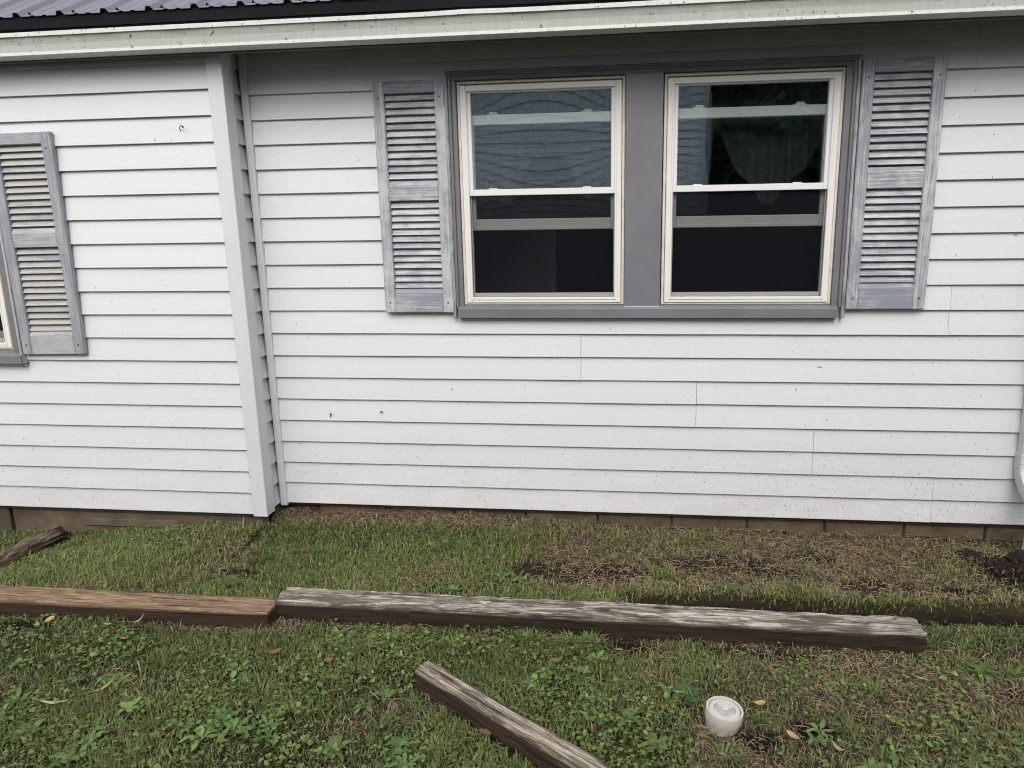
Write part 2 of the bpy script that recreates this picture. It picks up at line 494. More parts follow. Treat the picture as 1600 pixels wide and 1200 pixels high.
M['block'] = mat_simple('concrete_block', (0.125, 0.098, 0.066), 0.92, var=0.3, scale=7, bump=0.5, bscale=90, spec=0.15, stain=((0.055, 0.040, 0.026), 0.8))
M['mortar'] = mat_simple('dark_mortar', (0.05, 0.043, 0.033), 0.95, var=0.2, bump=0.4)
M['parge'] = mat_simple('parged_concrete', (0.112, 0.087, 0.062), 0.92, var=0.3, scale=5, bump=0.5, bscale=50, spec=0.15, stain=((0.06, 0.045, 0.03), 0.75))
M['downspout'] = mat_simple('white_downspout_metal', (0.56, 0.575, 0.585), 0.4, var=0.03, stain=((0.45, 0.42, 0.36), 0.2))
M['drain'] = mat_simple('sage_drain_plastic', (0.33, 0.41, 0.375), 0.45, var=0.06, stain=((0.12, 0.10, 0.07), 0.35))
M['pvc'] = mat_simple('weathered_white_pvc', (0.55, 0.52, 0.45), 0.6, var=0.06, scale=25, bump=0.25, bscale=120, stain=((0.36, 0.31, 0.23), 0.45))
M['pvc_plug'] = mat_simple('chalky_pvc_plug', (0.56, 0.55, 0.525), 0.65, var=0.08, scale=40, stain=((0.30, 0.28, 0.25), 0.45))
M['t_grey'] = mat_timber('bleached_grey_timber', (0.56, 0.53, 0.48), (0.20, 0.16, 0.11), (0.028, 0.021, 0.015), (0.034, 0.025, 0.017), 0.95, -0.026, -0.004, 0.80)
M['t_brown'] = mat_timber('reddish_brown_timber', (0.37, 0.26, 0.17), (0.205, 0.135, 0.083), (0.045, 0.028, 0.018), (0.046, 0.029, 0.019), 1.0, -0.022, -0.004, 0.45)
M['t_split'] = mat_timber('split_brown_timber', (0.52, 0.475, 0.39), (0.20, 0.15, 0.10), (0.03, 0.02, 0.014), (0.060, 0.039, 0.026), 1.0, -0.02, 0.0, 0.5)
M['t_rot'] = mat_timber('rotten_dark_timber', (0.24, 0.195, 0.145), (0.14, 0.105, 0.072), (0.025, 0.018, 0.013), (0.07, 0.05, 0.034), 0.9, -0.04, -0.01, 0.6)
M['ground'] = mat_ground()
M['grass'] = mat_vcol('grass_blades', 0.6, 0.22, 0.25)
M['leafy'] = mat_vcol('weed_leaves', 0.55, 0.18, 0.3)
M['straw'] = mat_vcol('dead_straw', 0.85, 0.05, 0.15)
M['soil'] = mat_simple('dark_wet_soil', (0.020, 0.0135, 0.010), 0.9, var=0.35, scale=30, bump=0.8, bscale=150, spec=0.25)
M['stone'] = mat_simple('pale_stone_chip', (0.24, 0.225, 0.20), 0.9, var=0.15, scale=30, bump=0.4)
M['nail'] = mat_simple('dark_nail', (0.03, 0.03, 0.03), 0.5, 0.5)
def leaf_mat(name, c): return mat_simple(name, c, 0.7, var=0.3, scale=60, bump=0.2, bscale=150, stain=(tuple(x * 0.35 for x in c), 0.6))

# ------------------------------------------------------------------ ground
WALL_END = 3.2
def trench_mask(x, y):
    c = np.where(x < 1.2, -0.79, -0.79 + (x - 1.2) * 0.07)
    w = np.where(x < 1.2, 0.085, 0.085)
    c = c + 0.02 * (fbm(x * 5, y * 0 + 3, 5, 2) - 0.5)
    d = np.abs(y - c) / w
    return sstep(1.12, 0.88, d) * sstep(-0.12, 0.10, x)
BARE = [(-0.38, -0.51, .26, .13), (-0.10, -0.49, .24, .09), (0.50, -0.36, .30, .09), (1.16, -0.55, .20, .09), (1.53, -0.56, .16, .07), (1.88, -0.36, .20, .15), (1.74, -0.21, .09, .06),
        (0.72, -0.44, .16, .06), (0.92, -0.27, .16, .07), (0.33, -0.40, .22, .09), (-1.97, -0.67, .12, .05), (0.0, -1.10, .14, .05), (1.46, -1.30, .13, .05), (-2.75, -1.20, .22, .05), (0.55, -1.10, .30, .035), (0.42, -1.62, .10, .05), (0.62, -1.56, .10, .05)]
def bare_mask(x, y):
    m = np.zeros_like(np.asarray(x, float))
    nx = 0.35 * (fbm(x * 9, y * 9, 11, 3) - 0.5); ny = 0.35 * (fbm(x * 9, y * 9, 23, 3) - 0.5)
    for bx, by, rx, ry in BARE:
        d = np.sqrt(((x - bx) / rx + nx * 2) ** 2 + ((y - by) / ry + ny * 2) ** 2)
        m = np.maximum(m, sstep(1.15, 0.7, d))
    m = np.maximum(m, trench_mask(x, y))
    m = np.maximum(m, 0.8 * sstep(-0.05, 0.0, y) * sstep(-1.0, 0.3, x))
    return m
def straw_mask(x, y):
    n = fbm(x * 3.1, y * 3.1, 31, 4); n2 = fbm(x * 8, y * 8, 41, 3)
    bed = sstep(-0.75, -0.25, x + 0.5 * (n - 0.5)) * sstep(-0.72, -0.60, y)
    bed = bed * (0.62 + 0.38 * sstep(0.38, 0.56, n))
    wall = sstep(-0.20, -0.08, y + 0.10 * (n - 0.5)) * sstep(-2.15, -1.95, x) * sstep(-0.3, -0.9, x)
    yard = sstep(0.0, 0.45, x + 0.7 * (n - 0.5)) * sstep(-0.95, -1.08, y) * (0.30 + 0.65 * sstep(0.40, 0.60, n))
    left = 0.45 * sstep(0.62, 0.72, n) * sstep(-0.2, -0.5, x)
    edge = 0.75 * sstep(-1.20, -1.09, y) * sstep(-0.98, -1.05, y) * sstep(0.28, 0.55, n2)
    return np.clip(np.maximum.reduce([bed, wall, yard, left, edge]), 0, 1)
def gz(x, y, detail=True):
    x = np.asarray(x, float); y = np.asarray(y, float)
    z = -0.12 + 0.025 * np.maximum(y, -3.0)
    z = z + 0.020 * (fbm(x * 1.3, y * 1.3, 3, 3) - 0.5)
    nw = sstep(-0.42, -0.06, y - np.where(x < -2.1, -0.19, 0.0))
    z = z - 0.055 * sstep(-2.5, -3.6, x) * sstep(-0.9, -0.2, y)
    z = z + nw * (0.052 * sstep(-2.9, -2.2, x) * sstep(0.4, -0.5, x) + 0.016 * sstep(-0.4, 0.3, x)) * (0.75 + 0.5 * fbm(x * 3, y * 3, 8, 3))
    z = z - 0.075 * trench_mask(x, y)
    z = z - 0.014 * sstep(-1.28, -1.10, y) * sstep(-0.98, -1.06, y)
    z = z + 0.012 * sstep(-0.56, -0.64, y) * sstep(-0.72, -0.69, y) * sstep(0.0, 0.3, x)
    m1 = np.exp(-(((x - 1.90) / 0.13) ** 2 + ((y + 0.37) / 0.11) ** 2)); m2 = np.exp(-(((x - 1.72) / 0.07) ** 2 + ((y + 0.21) / 0.06) ** 2))
    z = z + (0.115 * m1 + 0.04 * m2) * (0.7 + 0.6 * fbm(x * 14, y * 14, 61, 3))
    if detail:
        z = z + 0.012 * (fbm(x * 22, y * 22, 71, 3) - 0.5)
    return z
def axis(lo, hi, step, far):
    a = list(np.arange(lo, hi + 1e-6, step))
    s = step; p = hi
    while p < far: s *= 1.35; p += s; a.append(p)
    s = step; p = lo; pre = []
    while p > -far: s *= 1.35; p -= s; pre.append(p)
    return np.array(pre[::-1] + a)
gx = axis(-4.2, 3.0, 0.018, 120.0); gy = axis(-2.6, 0.1, 0.018, 120.0)
GX, GY = np.meshgrid(gx, gy)
GZ = gz(GX, GY)
nx_, ny_ = len(gx), len(gy)
V = np.stack([GX.ravel(), GY.ravel(), GZ.ravel()], -1)
ii = np.arange(ny_ - 1)[:, None] * nx_ + np.arange(nx_ - 1)[None, :]
F = np.stack([ii, ii + 1, ii + nx_ + 1, ii + nx_], -1).reshape(-1, 4)
def np_mesh(name, V, F, tint=None, smooth=False):
    m = bpy.data.meshes.new(name)
    F = np.asarray(F, np.int32); k = F.shape[1]
    m.vertices.add(len(V)); m.vertices.foreach_set('co', np.asarray(V, np.float32).ravel())
    m.loops.add(F.size); m.loops.foreach_set('vertex_index', F.ravel())
    m.polygons.add(len(F)); m.polygons.foreach_set('loop_start', np.arange(0, F.size, k, dtype=np.int32))
    if smooth: m.polygons.foreach_set('use_smooth', np.ones(len(F), bool))
    m.update(calc_edges=True)
    if tint is not None:
        a = m.attributes.new('tint', 'FLOAT_COLOR', 'POINT')
        c = np.ones((len(V), 4), np.float32); c[:, :3] = tint
        a.data.foreach_set('color', c.ravel())
    return m
bm_, sm_ = bare_mask(V[:, 0], V[:, 1]), straw_mask(V[:, 0], V[:, 1])
far_ = sstep(3.0, 6.0, np.hypot(V[:, 0] + 0.5, V[:, 1] + 1.5))
soil_c = np.array([0.026, 0.018, 0.0125]); thatch_c = np.array([0.135, 0.098, 0.062]); green_c = np.array([0.034, 0.033, 0.016]); lawn_c = np.array([0.085, 0.108, 0.042])
tc_ = green_c + (thatch_c - green_c) * sm_[:, None]
tc_ = tc_ + (lawn_c - tc_) * far_[:, None]
tc_ = tc_ + (soil_c * (0.55 + 0.75 * sstep(-0.66, -0.58, V[:, 1]) * sstep(1.55, 1.35, V[:, 0]))[:, None] - tc_) * bm_[:, None]
ground = obj('ground', np_mesh('ground', V, F, tc_, True), M['ground'])
tag(ground, kind='structure')

# ------------------------------------------------------------------ house
house = empty('house', (0, 0, 0))
tag(house, 'white vinyl sided house wall with grey trimmed windows and metal roof', 'house')
H = 0.127
YL = -0.195            # plane of the projecting left wall
XC = -2.106            # plane of the short return wall
def board(x0, x1, k, y0, zlo=None, zhi=None, proud=0.0, tilt=None):
    """one clapboard course of vinyl: sloping face, rolled butt edge"""
    z0, z1 = k * H, (k + 1) * H + 0.006
    a, b = -0.0195, -0.0022
    def yy(z): return a + (b - a) * (z - z0) / (z1 - z0)
    p = y0 - proud
    j0, j1 = random.uniform(-0.0008, 0.0008), random.uniform(-0.0008, 0.0008)
    if zlo is None and zhi is None:
        zt = z1; prof = [(p - 0.0005, z0 + 0.0035), (p + a + 0.002, z0 + 0.0005), (p + a, z0 + 0.0022), (p + (a + b) / 2 - 0.0006, (z0 + z1) / 2), (p + b, zt), (p - 0.0005, zt)]
    else:
        zl = zlo if zlo is not None else z0 + 0.0005; zh = zhi if zhi is not None else z1
        prof = [(p - 0.0005, zl), (p + yy(zl), zl), (p + yy(zh), zh), (p - 0.0005, zh)]
    n = max(1, int((x1 - x0) / 0.35))
    mb = MB().prism_x(prof, x0, x1, j0, j1, n)
    mb.v = [(x, y + 0.0010 * math.sin(x * 7.3 + k * 2.1) * (1 if y < p - 0.001 else 0), z) for x, y, z in mb.v]
    return obj('siding_board', mb, M['siding'], house)

SEAM = {0: 1.592, 1: 1.592, 2: 0.960, 3: 0.960, 4: 0.336, 5: 0.336, 6: -0.288, 7: -0.288, 8: 1.583, 9: 1.583, 18: 1.590, 19: 1.587}
WX0, WX1, WZ0, WZ1 = -0.935, 1.015, 1.165, 2.325     # rough opening of the double window
def course_main(x0, x1, k, **kw):
    s = SEAM.get(k)
    if s and x0 < s < x1:
        board(x0, s, k, 0.0, proud=0.0016, **kw)
        board(s + 0.0022, x1, k, 0.0, **kw)
    else:
        board(x0, x1, k, 0.0, **kw)
for k in range(20):
    z0, z1 = k * H, (k + 1) * H
    if 9 <= k <= 17:
        course_main(-2.055, WX0 + 0.004, k); course_main(WX1 - 0.004, WALL_END, k)
    elif k == 18:
        course_main(-2.055, WX0 + 0.004, k)
        course_main(WX1 - 0.004, WALL_END, k)
        board(WX0 + 0.004, WX1 - 0.004, k, 0.0, zlo=2.335)
    else:
        course_main(-2.055, WALL_END, k)
# small patch board face let into course 2 and 3 is a short cut piece
board(-1.383, -1.238, 2, 0.0, proud=0.0014)
LWX1, LWZ0, LWZ1 = -3.440, 0.935, 2.105              # left window opening (goes left to -4.36)
LWX0 = -4.36
for k in range(20):
    if 8 <= k <= 15:
        board(LWX1 - 0.004, -2.105, k, YL); board(-6.0, LWX0 + 0.004, k, YL)
    elif k == 7:
        board(-6.0, -2.105, k, YL, zhi=0.93); 
        board(LWX1 - 0.004, -2.105, k, YL, proud=0.0003)
    elif k == 16:
        board(-6.0, -2.105, k, YL, zlo=2.11)
        board(LWX1 - 0.004, -2.105, k, YL, proud=0.0003)
    else:
        board(-6.0, -2.105, k, YL)
# return wall boards (plane x = XC, facing +x)
for k in range(20):
    z0, z1 = k * H, (k + 1) * H + 0.006
    prof = [(0.0005, z0 + 0.0035), (0.0185, z0 + 0.0005), (0.0205, z0 + 0.0022), (0.0022, z1), (0.0005, z1)]
    n = len(prof); y0, y1 = -0.145, -0.001
    vs = [(XC + p, y, z) for y in (y0, y1) for p, z in prof]
    fs = [(i, i + n, (i + 1) % n + n, (i + 1) % n) for i in range(n)] + [tuple(range(n)), tuple(range(2 * n - 1, n - 1, -1))]
    obj('siding_board', MB().add(vs, fs), M['siding'], house)
# sheathing behind the boards
def sheath(x0, x1, y, hole=None, z0=-0.02, z1=2.56):
    mb = MB()
    if hole is None:
        mb.box(x0, x1, y, y + 0.02, z0, z1)
    else:
        a, b, c, d = hole
        mb.box(x0, a, y, y + 0.02, z0, z1).box(b, x1, y, y + 0.02, z0, z1).box(a, b, y, y + 0.02, z0, c).box(a, b, y, y + 0.02, d, z1)
    obj('wall_sheathing', mb, M['mortar'], house)
sheath(XC - 0.004, WALL_END, 0.002, (WX0, WX1, WZ0, WZ1))
sheath(-6.0, XC - 0.024, YL + 0.002, (LWX0, LWX1, LWZ0, LWZ1))
obj('wall_sheathing', MB().box(XC - 0.022, XC - 0.002, YL + 0.002, 0.002, -0.004, 2.56), M['trim'], house)
# corner posts
obj('corner_post', MB().box(-2.150, -2.0655, YL - 0.025, YL - 0.0005, -0.012, 2.56, 0.003).box(-2.086, -2.067, YL - 0.0233, YL + 0.068, -0.010, 2.559, 0.0025), M['trim'], house)
mb = MB().box(-2.082, -2.043, -0.031, -0.0005, -0.016, 2.56, 0.002)
obj('inside_corner_strip', mb, M['trim'], house)
# soffit, fascia, roof
EY = -0.268
obj('soffit', MB().box(-6.2, 3.6, EY, 0.03, 2.557, 2.572), M['soffit'], house)
obj('fascia', MB().box(-6.2, -2.02, EY - 0.012, EY, 2.432, 2.595).box(-2.018, -0.35, EY - 0.013, EY, 2.432, 2.595).box(-0.348, 3.6, EY - 0.012, EY, 2.432, 2.595), M['fascia'], house)
roof = empty('roof', (0, 0, 0), parent=house)
obj('eave_trim', MB().box(-6.2, 3.6, -0.320, -0.306, 2.574, 2.6315).box(-6.2, 3.6, -0.306, EY, 2.609, 2.621), M['roof_trim'], roof)
obj('closure_strip', MB().box(-6.2, 3.6, -0.299, -0.289, 2.607, 2.647), M['roof_trim'], roof)
for gx_ in (-6.19, 3.55):
    obj('gable_end', MB().add([(gx_, -0.22, 2.58), (gx_, 8.5, 2.58), (gx_, 4.1, 5.1), (gx_ + 0.02, -0.22, 2.58), (gx_ + 0.02, 8.5, 2.58), (gx_ + 0.02, 4.1, 5.1)], [(0, 1, 2), (5, 4, 3), (0, 3, 4, 1), (1, 4, 5, 2), (2, 5, 3, 0)]), M['siding'], roof)
PITCH = R(29.5)
PER = 0.2345
def roof_profile(x):
    t = ((x + 0.02) / PER) % 1.0 * PER
    h = 0.0
    if t < 0.012: h = 0.019 * t / 0.012
    elif t < 0.034: h = 0.019
    elif t < 0.046: h = 0.019 * (1 - (t - 0.034) / 0.012)
    for c in (0.108, 0.172):
        d = abs(t - c)
        if d < 0.014: h = max(h, 0.0042 * min(1, (0.014 - d) / 0.006))
    return h
RIB = [0.0, 0.012, 0.034, 0.046, 0.094, 0.100, 0.116, 0.122, 0.158, 0.164, 0.180, 0.186]
EZ = 2.628; EYR = -0.330
def roof_pt(x, s, h):
    return (x, EYR + s * math.cos(PITCH) - h * math.sin(PITCH), EZ + s * math.sin(PITCH) + h * math.cos(PITCH))
for p in range(11):
    xs0 = -0.02 - PER * 26 + p * PER * 4
    xs = []
    for r in range(4):
        xs += [xs0 + r * PER + d for d in RIB]
    xs.append(xs0 + 4 * PER)
    vs = []; fs = []
    for s in (0.0, 0.35, 5.2):
        for x in xs: vs.append(roof_pt(x, s, roof_profile(x + 1e-6) + (0.0008 if p % 2 else 0)))
    m_ = len(xs)
    for a in range(2):
        for i in range(m_ - 1): fs.append((a * m_ + i, a * m_ + i + 1, (a + 1) * m_ + i + 1, (a + 1) * m_ + i))
    nv = len(vs)
    vs += [(x, y + 0.0008, z - 0.0016) for x, y, z in vs]
    fs += [tuple(reversed([i + nv for i in f])) for f in fs]
    for i in range(m_ - 1): fs.append((i, i + nv, i + 1 + nv, i + 1))
    obj('roof_panel', MB().add(vs, fs), M['roof'], roof)
scr = MB().lathe([(0.0085, 0), (0.0085, 0.0025), (0.005, 0.003), (0.005, 0.009), (0.003, 0.010)], 8).mesh('roof_screw')
scr.materials.append(M['roof_trim'])
for i in range(-16, -4):
    x = -0.02 + PER * i + 0.072
    o = obj('screw', scr, None, roof, loc=roof_pt(x, 0.035, 0.0), rot=(PITCH, 0, 0))
obj('rear_slope', MB().add([(-6.2, 4.11, 5.15), (3.8, 4.11, 5.15), (3.8, 8.6, 2.6), (-6.2, 8.6, 2.6)], [(0, 1, 2, 3)]), M['roof'], roof)

# foundation
found = empty('foundation', (0, 0, 0), parent=house)
obj('mortar', MB().box(-2.10, WALL_END, 0.040, 0.16, -0.45, 0.015), M['mortar'], found)
BX = 0.4195
for i in range(-5, 8):
    x = 0.222 + BX * i
    if x + BX < -2.0 or x > WALL_END: continue
    j = random.uniform(-0.003, 0.003)
    obj('block', MB().box(max(x + 0.006, -2.10), min(x + BX - 0.006, WALL_END), 0.028 + j, 0.10, -0.118, 0.012, 0.005), M['block'], found)
    xo = x + BX / 2
    if xo + BX < WALL_END: obj('block', MB().box(max(xo + 0.006, -2.10), xo + BX - 0.006, 0.030 - j, 0.10, -0.322, -0.128, 0.005), M['block'], found)
pl = MB()
pl.box(-6.0, -3.752, YL + 0.026, YL + 0.12, -0.45, 0.012, 0.006)
pl.box(-3.728, -2.10, YL + 0.026, YL + 0.12, -0.45, 0.012, 0.006)
obj('parged_wall', pl, M['parge'], found)
obj('ledge', MB().box(-3.26, -2.62, YL + 0.012, YL + 0.03, -0.12, -0.072, 0.004), M['parge'], found)
obj('return_wall', MB().box(-2.12, -2.10, YL + 0.05, 0.05, -0.45, 0.012), M['parge'], found)

# rooms behind the windows (real dark rooms, closed all round except the windows)
def room(x0, x1, y0, y1, z0, z1):
    v = [(x, y, z) for z in (z0, z1) for y in (y0, y1) for x in (x0, x1)]
    return obj('room_interior', MB().add(v, [(0, 1, 3, 2), (4, 6, 7, 5), (2, 3, 7, 6), (0, 2, 6, 4), (1, 5, 7, 3)]), M['room'], house)
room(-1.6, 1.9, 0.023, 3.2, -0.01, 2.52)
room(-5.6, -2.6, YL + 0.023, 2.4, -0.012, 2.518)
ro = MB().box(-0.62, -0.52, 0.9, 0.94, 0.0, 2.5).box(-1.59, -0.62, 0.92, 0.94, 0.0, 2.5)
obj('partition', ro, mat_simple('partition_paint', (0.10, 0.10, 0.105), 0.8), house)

# grey casing round the double window
cas = empty('window_casing', parent=house)
CX0, CX1, CZ0, CZ1 = -0.968, 1.060, 1.104, 2.358
obj('sill', MB().prism_x([(-0.0555, 1.106), (-0.0575, 1.109), (-0.0575, 1.156), (-0.0545, 1.1605), (-0.004, 1.1745), (-0.0005, 1.1745), (-0.0005, 1.106)], -0.948, 1.028), M['casing'], cas)
obj('sill_drip', MB().box(-0.940, 1.022, -0.030, -0.012, 1.092, 1.1035, 0.002), M['trim'], cas)
hp = [(-0.0005, 2.356), (-0.052, 2.358), (-0.054, 2.354), (-0.054, 2.346), (-0.047, 2.343), (-0.047, 2.337), (-0.036, 2.333), (-0.036, 2.3175), (-0.0005, 2.3175)]
obj('head_casing', MB().prism_x(hp, CX0, CX1), M['casing_head'], cas)
# side casings: outer worn bead, inner grey stepped face
def side_casing(xo, xi, name='side_casing'):
    s = 1 if xi > xo else -1
    a, b = sorted((xo, xo + s * 0.015)); c, d = sorted((xo + s * 0.0155, xi))
    o = obj(name, MB().box(a, b, -0.053, -0.0005, 1.106, 2.352, 0.003), M['casing_old'], cas)
    e, f = sorted((xo + s * 0.0155, xo + s * 0.030)); g, h = sorted((xo + s * 0.0302, xi))
    obj('casing_step', MB().box(e, f, -0.043, -0.0005, 1.16, 2.340, 0.002).box(g, h, -0.030, -0.0005, 1.165, 2.33, 0.002), M['casing'], cas)
side_casing(-0.975, -0.922)
side_casing(1.061, 1.0)
obj('mullion', MB().box(-0.056, 0.131, -0.034, 0.02, 1.1655, 2.334, 0.002), M['casing'], cas)
obj('mullion_bead', MB().box(-0.055, 0.130, -0.040, -0.030, 1.1615, 1.1668, 0.001), M['trim'], cas)

def pane(x0, x1, z0, z1, y, bow):
    nx, nz = 24, 20; vs = []; fs = []
    for j in range(nz + 1):
        for i in range(nx + 1):
            u = -1 + 2 * i / nx; w = -1 + 2 * j / nz
            vs.append((x0 + (x1 - x0) * i / nx, y + bow * (1 - u * u) * (1 - w * w), z0 + (z1 - z0) * j / nz))
    for j in range(nz):
        for i in range(nx):
            a = j * (nx + 1) + i
            fs.append((a, a + 1, a + nx + 2, a + nx + 1))
    return MB().add(vs, fs)

def frame4(mb, x0, x1, z0, z1, wl, wr, wb, wt, y0, y1, b=0.002):
    """stiles full height, rails butt between them"""
    mb.box(x0, x0 + wl, y0, y1, z0, z1, b).box(x1 - wr, x1, y0, y1, z0, z1, b)
    mb.box(x0 + wl, x1 - wr, y0 + 0.0006, y1, z0, z0 + wb, b).box(x0 + wl, x1 - wr, y0 + 0.0006, y1, z1 - wt, z1, b)
    return mb

def window(x0, z0, w=0.862, h=1.141, raised=0.352, bow=0.0024, Y=0.0, mir=1):
    t = empty('window', (x0, Y, z0), parent=house)
    # caulk / outer flange, main frame, stops
    obj('flange', frame4(MB(), 0.0, w, 0.0, h, 0.014, 0.014, 0.012, 0.014, -0.012, 0.030, 0.002), M['flange'], t)
    f = frame4(MB(), 0.016, w - 0.016, 0.010, h - 0.022, 0.030, 0.030, 0.030, 0.026, -0.020, 0.075, 0.003)
    obj('frame', f, M['frame'], t)
    # raised edge bead of the frame
    obj('frame_bead', frame4(MB(), 0.040, w - 0.040, 0.026, h - 0.044, 0.010, 0.010, 0.014, 0.008, -0.0235, -0.006, 0.002), M['sash_in'], t)
    zm = 0.572                                # underside of the meeting rail
    # upper sash (outer track)
    us = frame4(MB(), 0.048, w - 0.048, zm, h - 0.046, 0.0215, 0.0215, 0.032, 0.013, -0.010, 0.016, 0.002)
    obj('upper_sash', us, M['sash_in'], t)
    obj('glass', pane(0.069, w - 0.069, zm + 0.031, h - 0.058, 0.001, bow), M['glass'], t, True)
    obj('glass', pane(0.069, w - 0.069, zm + 0.031, h - 0.058, 0.012, -bow * 0.9), M['glass'], t, True)
    # lower sash, pushed up in the inner track
    zl = 0.040 + raised
    ls = frame4(MB(), 0.044, w - 0.044, zl, zl + 0.588, 0.028, 0.028, 0.060, 0.050, 0.024, 0.054, 0.003)
    ls.box(0.072, w - 0.072, 0.020, 0.0245, zl + 0.002, zl + 0.018, 0.002)
    obj('lower_sash', ls, M['sash_in'], t)
    obj('glass', pane(0.070, w - 0.070, zl + 0.058, zl + 0.540, 0.036, -bow * 0.4), M['glass'], t, True)
    for lx in (0.175, w - 0.195):
        la = MB().box(lx - 0.030, lx + 0.030, 0.030, 0.050, zl + 0.588, zl + 0.594, 0.002).box(lx - 0.018, lx + 0.022, 0.034, 0.048, zl + 0.594, zl + 0.604, 0.003)
        obj('latch', la, M['sash_in'], t)
        obj('tilt_clip', MB().box(lx - 0.022, lx + 0.022, -0.006, 0.010, zm + 0.0325, zm + 0.0375, 0.002), M['sash_in'], t)
    # half screen over the lower opening
    sb = MB().box(0.050, w - 0.050, 0.004, 0.014, 0.0405, 0.062, 0.002).box(0.050, 0.056, 0.004, 0.014, 0.062, zm, 0.001).box(w - 0.056, w - 0.050, 0.004, 0.014, 0.062, zm, 0.001)
    obj('screen_frame', sb, M['screen_bar'], t)
    obj('screen_mesh', MB().add([(0.054, 0.009, 0.058), (w - 0.054, 0.009, 0.058), (w - 0.054, 0.009, zm + 0.004), (0.054, 0.009, zm + 0.004)], [(0, 1, 2, 3)]), M['screen'], t)
    return t
w1 = window(-0.920, 1.175)
w2 = window(0.1365, 1.175, bow=0.0011)
w3 = window(-4.340, 0.945, w=0.862, h=1.13, raised=0.0, Y=YL, bow=0.0015)
cas2 = empty('window_casing', parent=house)
obj('sill', MB().prism_x([(YL - 0.0555, 0.868), (YL - 0.0575, 0.871), (YL - 0.0575, 0.914), (YL - 0.0545, 0.919), (YL - 0.004, 0.944), (YL - 0.0005, 0.944), (YL - 0.0005, 0.868)], -4.38, -3.414), M['casing'], cas2)
obj('sill_drip', MB().box(-4.372, -3.42, YL - 0.030, YL - 0.012, 0.853, 0.8655, 0.002), M['trim'], cas2)
for a, b in ((-3.452, -3.427), (-4.372, -4.352)):
    obj('casing_step', MB().box(a - 0.022, b, YL - 0.032, YL - 0.0005, 0.935, 2.12, 0.002), M['casing'], cas2)
for a in (-3.4265, -4.3875):
    obj('side_casing', MB().box(a, a + 0.014, YL - 0.050, YL - 0.0005, 0.870, 2.125, 0.003), M['casing_old'], cas2)
obj('head_casing', MB().box(-4.39, -3.41, YL - 0.052, YL - 0.0005, 2.077, 2.135, 0.004), M['casing_head'], cas2)

# ------------------------------------------------------------------ curtains inside
def valance(x0, x1, name_label, centers, seed):
    nx, nz = 90, 26; vs = []; fs = []
    for j in range(nz + 1):
        for i in range(nx + 1):
            x = x0 + (x1 - x0) * i / nx
            zb = 1.70 + 0.03 * math.sin(x * 31 + seed)
            for c, w, hh in centers: zb += hh * math.exp(-((x - c) / w) ** 2)
            z = 2.36 + (zb - 2.36) * j / nz
            y = 0.17 + (0.010 + 0.016 * j / nz) * math.sin(x * 62 + 1.7 * math.sin(x * 13 + seed)) + 0.008 * math.sin(x * 150)
            vs.append((x, y, z))
    for j in range(nz):
        for i in range(nx):
            a = j * (nx + 1) + i; fs.append((a, a + nx + 1, a + nx + 2, a + 1))
    t = empty('valance_curtain', ((x0 + x1) / 2, 0.17, 2.36))
    mb = MB().add([(a - (x0 + x1) / 2, b - 0.17, c - 2.36) for a, b, c in vs], fs)
    obj('curtain_cloth', mb, M['curtain'], t, True)
    obj('curtain_rod', MB().tube([(x0 - (x0 + x1) / 2 - 0.03, 0, 0.004), (x1 - (x0 + x1) / 2 + 0.03, 0, 0.004)], 0.009, 8), M['screen_bar'], t)
    return tag(t, name_label, 'curtain', 'valances inside the double window')
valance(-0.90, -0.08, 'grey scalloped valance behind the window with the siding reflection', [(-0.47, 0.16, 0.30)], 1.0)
valance(0.15, 0.98, 'grey scalloped valance behind the window beside the right shutter', [(0.42, 0.13, 0.34), (0.97, 0.14, 0.30)], 2.0)

